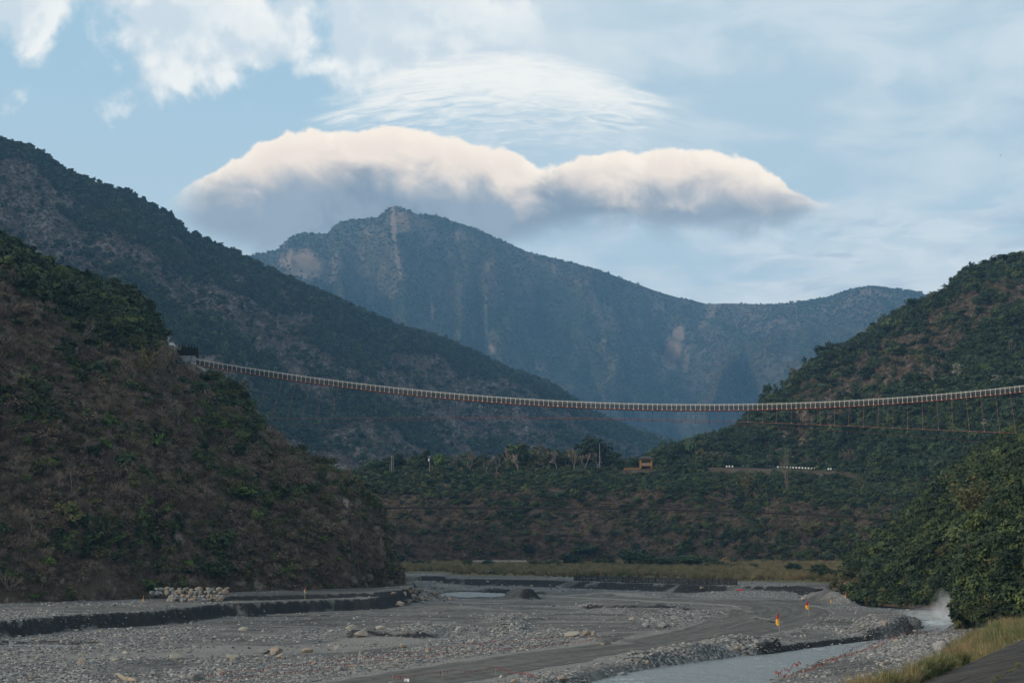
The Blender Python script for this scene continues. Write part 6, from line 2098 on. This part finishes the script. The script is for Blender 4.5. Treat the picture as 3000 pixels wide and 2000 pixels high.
apr = link('concrete_apron', None, loc=ap(0, 0, 4.4), kind='structure')
AO = np.array(apr.location)
MB().add([np.array(ap(t, s, zap(s) - dz)) - AO for t in (-60, 90) for s in (0.02, 6.33) for dz in (0.03, 0.9)], [[0, 2, 6, 4], [1, 5, 7, 3], [0, 4, 5, 1], [2, 3, 7, 6], [0, 1, 3, 2], [4, 6, 7, 5]]).build('joint_bed', M['concrete_pale'], apr)
rr = np.random.default_rng(55)
t = -60.0
while t < 88:
    l = 6.0
    g_ = 0.05
    for s0, s1 in ((0.0, 3.15), (3.18, 6.35)):
        dz = rr.uniform(-0.012, 0.012)
        MB().add([np.array(ap(tt0, ss_, zap(ss_) + dz - d2)) - AO for tt0 in (t + g_, t + l - g_) for ss_ in (s0, s1) for d2 in (0.0, 0.25)], [[0, 2, 6, 4], [1, 5, 7, 3], [0, 4, 5, 1], [2, 3, 7, 6], [0, 1, 3, 2], [4, 6, 7, 5]]).build('concrete_slab', M['old_concrete'], apr)
    t += l
MB().add([np.array(ap(t, s, z)) - AO for t in (-60, 90) for s, z in ((6.36, 5.5), (6.36, 6.18), (6.75, 6.20), (15.0, 7.4), (15.0, 5.0))], [[0, 5, 6, 1], [1, 6, 7, 2], [2, 7, 8, 3], [3, 8, 9, 4], [0, 1, 2, 3, 4], [5, 9, 8, 7, 6]]).build('upper_slope', M['old_concrete'], apr)
q = np.array(ap(-0.9, 1.2, zap(1.2) + 0.02))
MB().box((0, 0, 0.03), (0.5, 0.3, 0.05), 0.4, taper=0.8).build('white_litter', M['white_plastic'], loc=q, label='scrap of white litter on the concrete apron near its lower edge', cat='litter')
r = np.random.default_rng(56)
n = 90
tt_ = r.uniform(-30, 30, n)
pz = np.array([ap(t_, 6.2 + r.normal() * 0.15, 5.98) for t_ in tt_])
ix, _ = pickn(r, n, [RK['green'], RK['straw']], [0.7, 0.3])
s = r.uniform(0.15, 0.45, n)
scatter('ledge_grass', REED, pz, turns(r, n, 0.2), np.stack([s, s, s], 1), ix, 'low weeds along the ledge of the concrete apron', 'grass')

# ------------------------------------------------------------------ spray over the rapids
def mist(name, c, s, dens, label):
    me_ = rock_mesh(name, 501, None, 3, 0.3, (1, 1, 1))
    me_.materials.clear()
    m = bpy.data.materials.new(name)
    m.use_nodes = True
    nt = S.nt = m.node_tree
    nt.nodes.clear()
    out = nt.nodes.new('ShaderNodeOutputMaterial')
    vp = nt.nodes.new('ShaderNodeVolumePrincipled')
    vp.inputs['Color'].default_value = (0.95, 0.97, 1, 1)
    tc = coords('Object')
    ln_ = nt.nodes.new('ShaderNodeVectorMath'); ln_.operation = 'LENGTH'
    nt.links.new(tc, ln_.inputs[0])
    fall = sstep(S(ln_.outputs['Value']), 0.92, 0.05)
    nn_ = sstep(noise(tc, 2.2, 5, 0.6, 0.6), 0.35, 0.62)
    nt.links.new((fall * nn_ * dens).s, vp.inputs['Density'])
    nt.links.new(vp.outputs[0], out.inputs['Volume'])
    me_.materials.append(m)
    link(name, me_, loc=c, scale=s, label=label, cat='spray', kind='stuff')


mist('water_spray', P(2776, 1780, 258), (4.2, 3.2, 4.6), 0.5, 'white plume of spray rising from the rapids')
mist('drifting_mist', P(2730, 1798, 266), (9.5, 5.0, 2.4), 0.18, 'thin mist drifting over the rapids')

# a bird
q = P(2932, 456, 700)
bd = link('bird', None, loc=q, rot=(0, 0.1, 0.5), label='tiny dark bird gliding in the sky at right', cat='bird')
MB().tube([(0, -0.35, 0), (0, -0.1, 0.02), (0, 0.25, 0.02), (0, 0.42, 0.04)], [0.02, 0.10, 0.07, 0.02], 6).build('body', M['bird_dark'], bd)
for s_ in (-1, 1):
    MB().add([(0, -0.14, 0.03), (0, 0.12, 0.03), (s_ * 0.5, 0.16, 0.30), (s_ * 0.5, -0.02, 0.30), (s_ * 0.95, 0.0, 0.08)], [[0, 1, 2, 3], [3, 2, 4]]).build('wing', M['bird_dark'], bd)
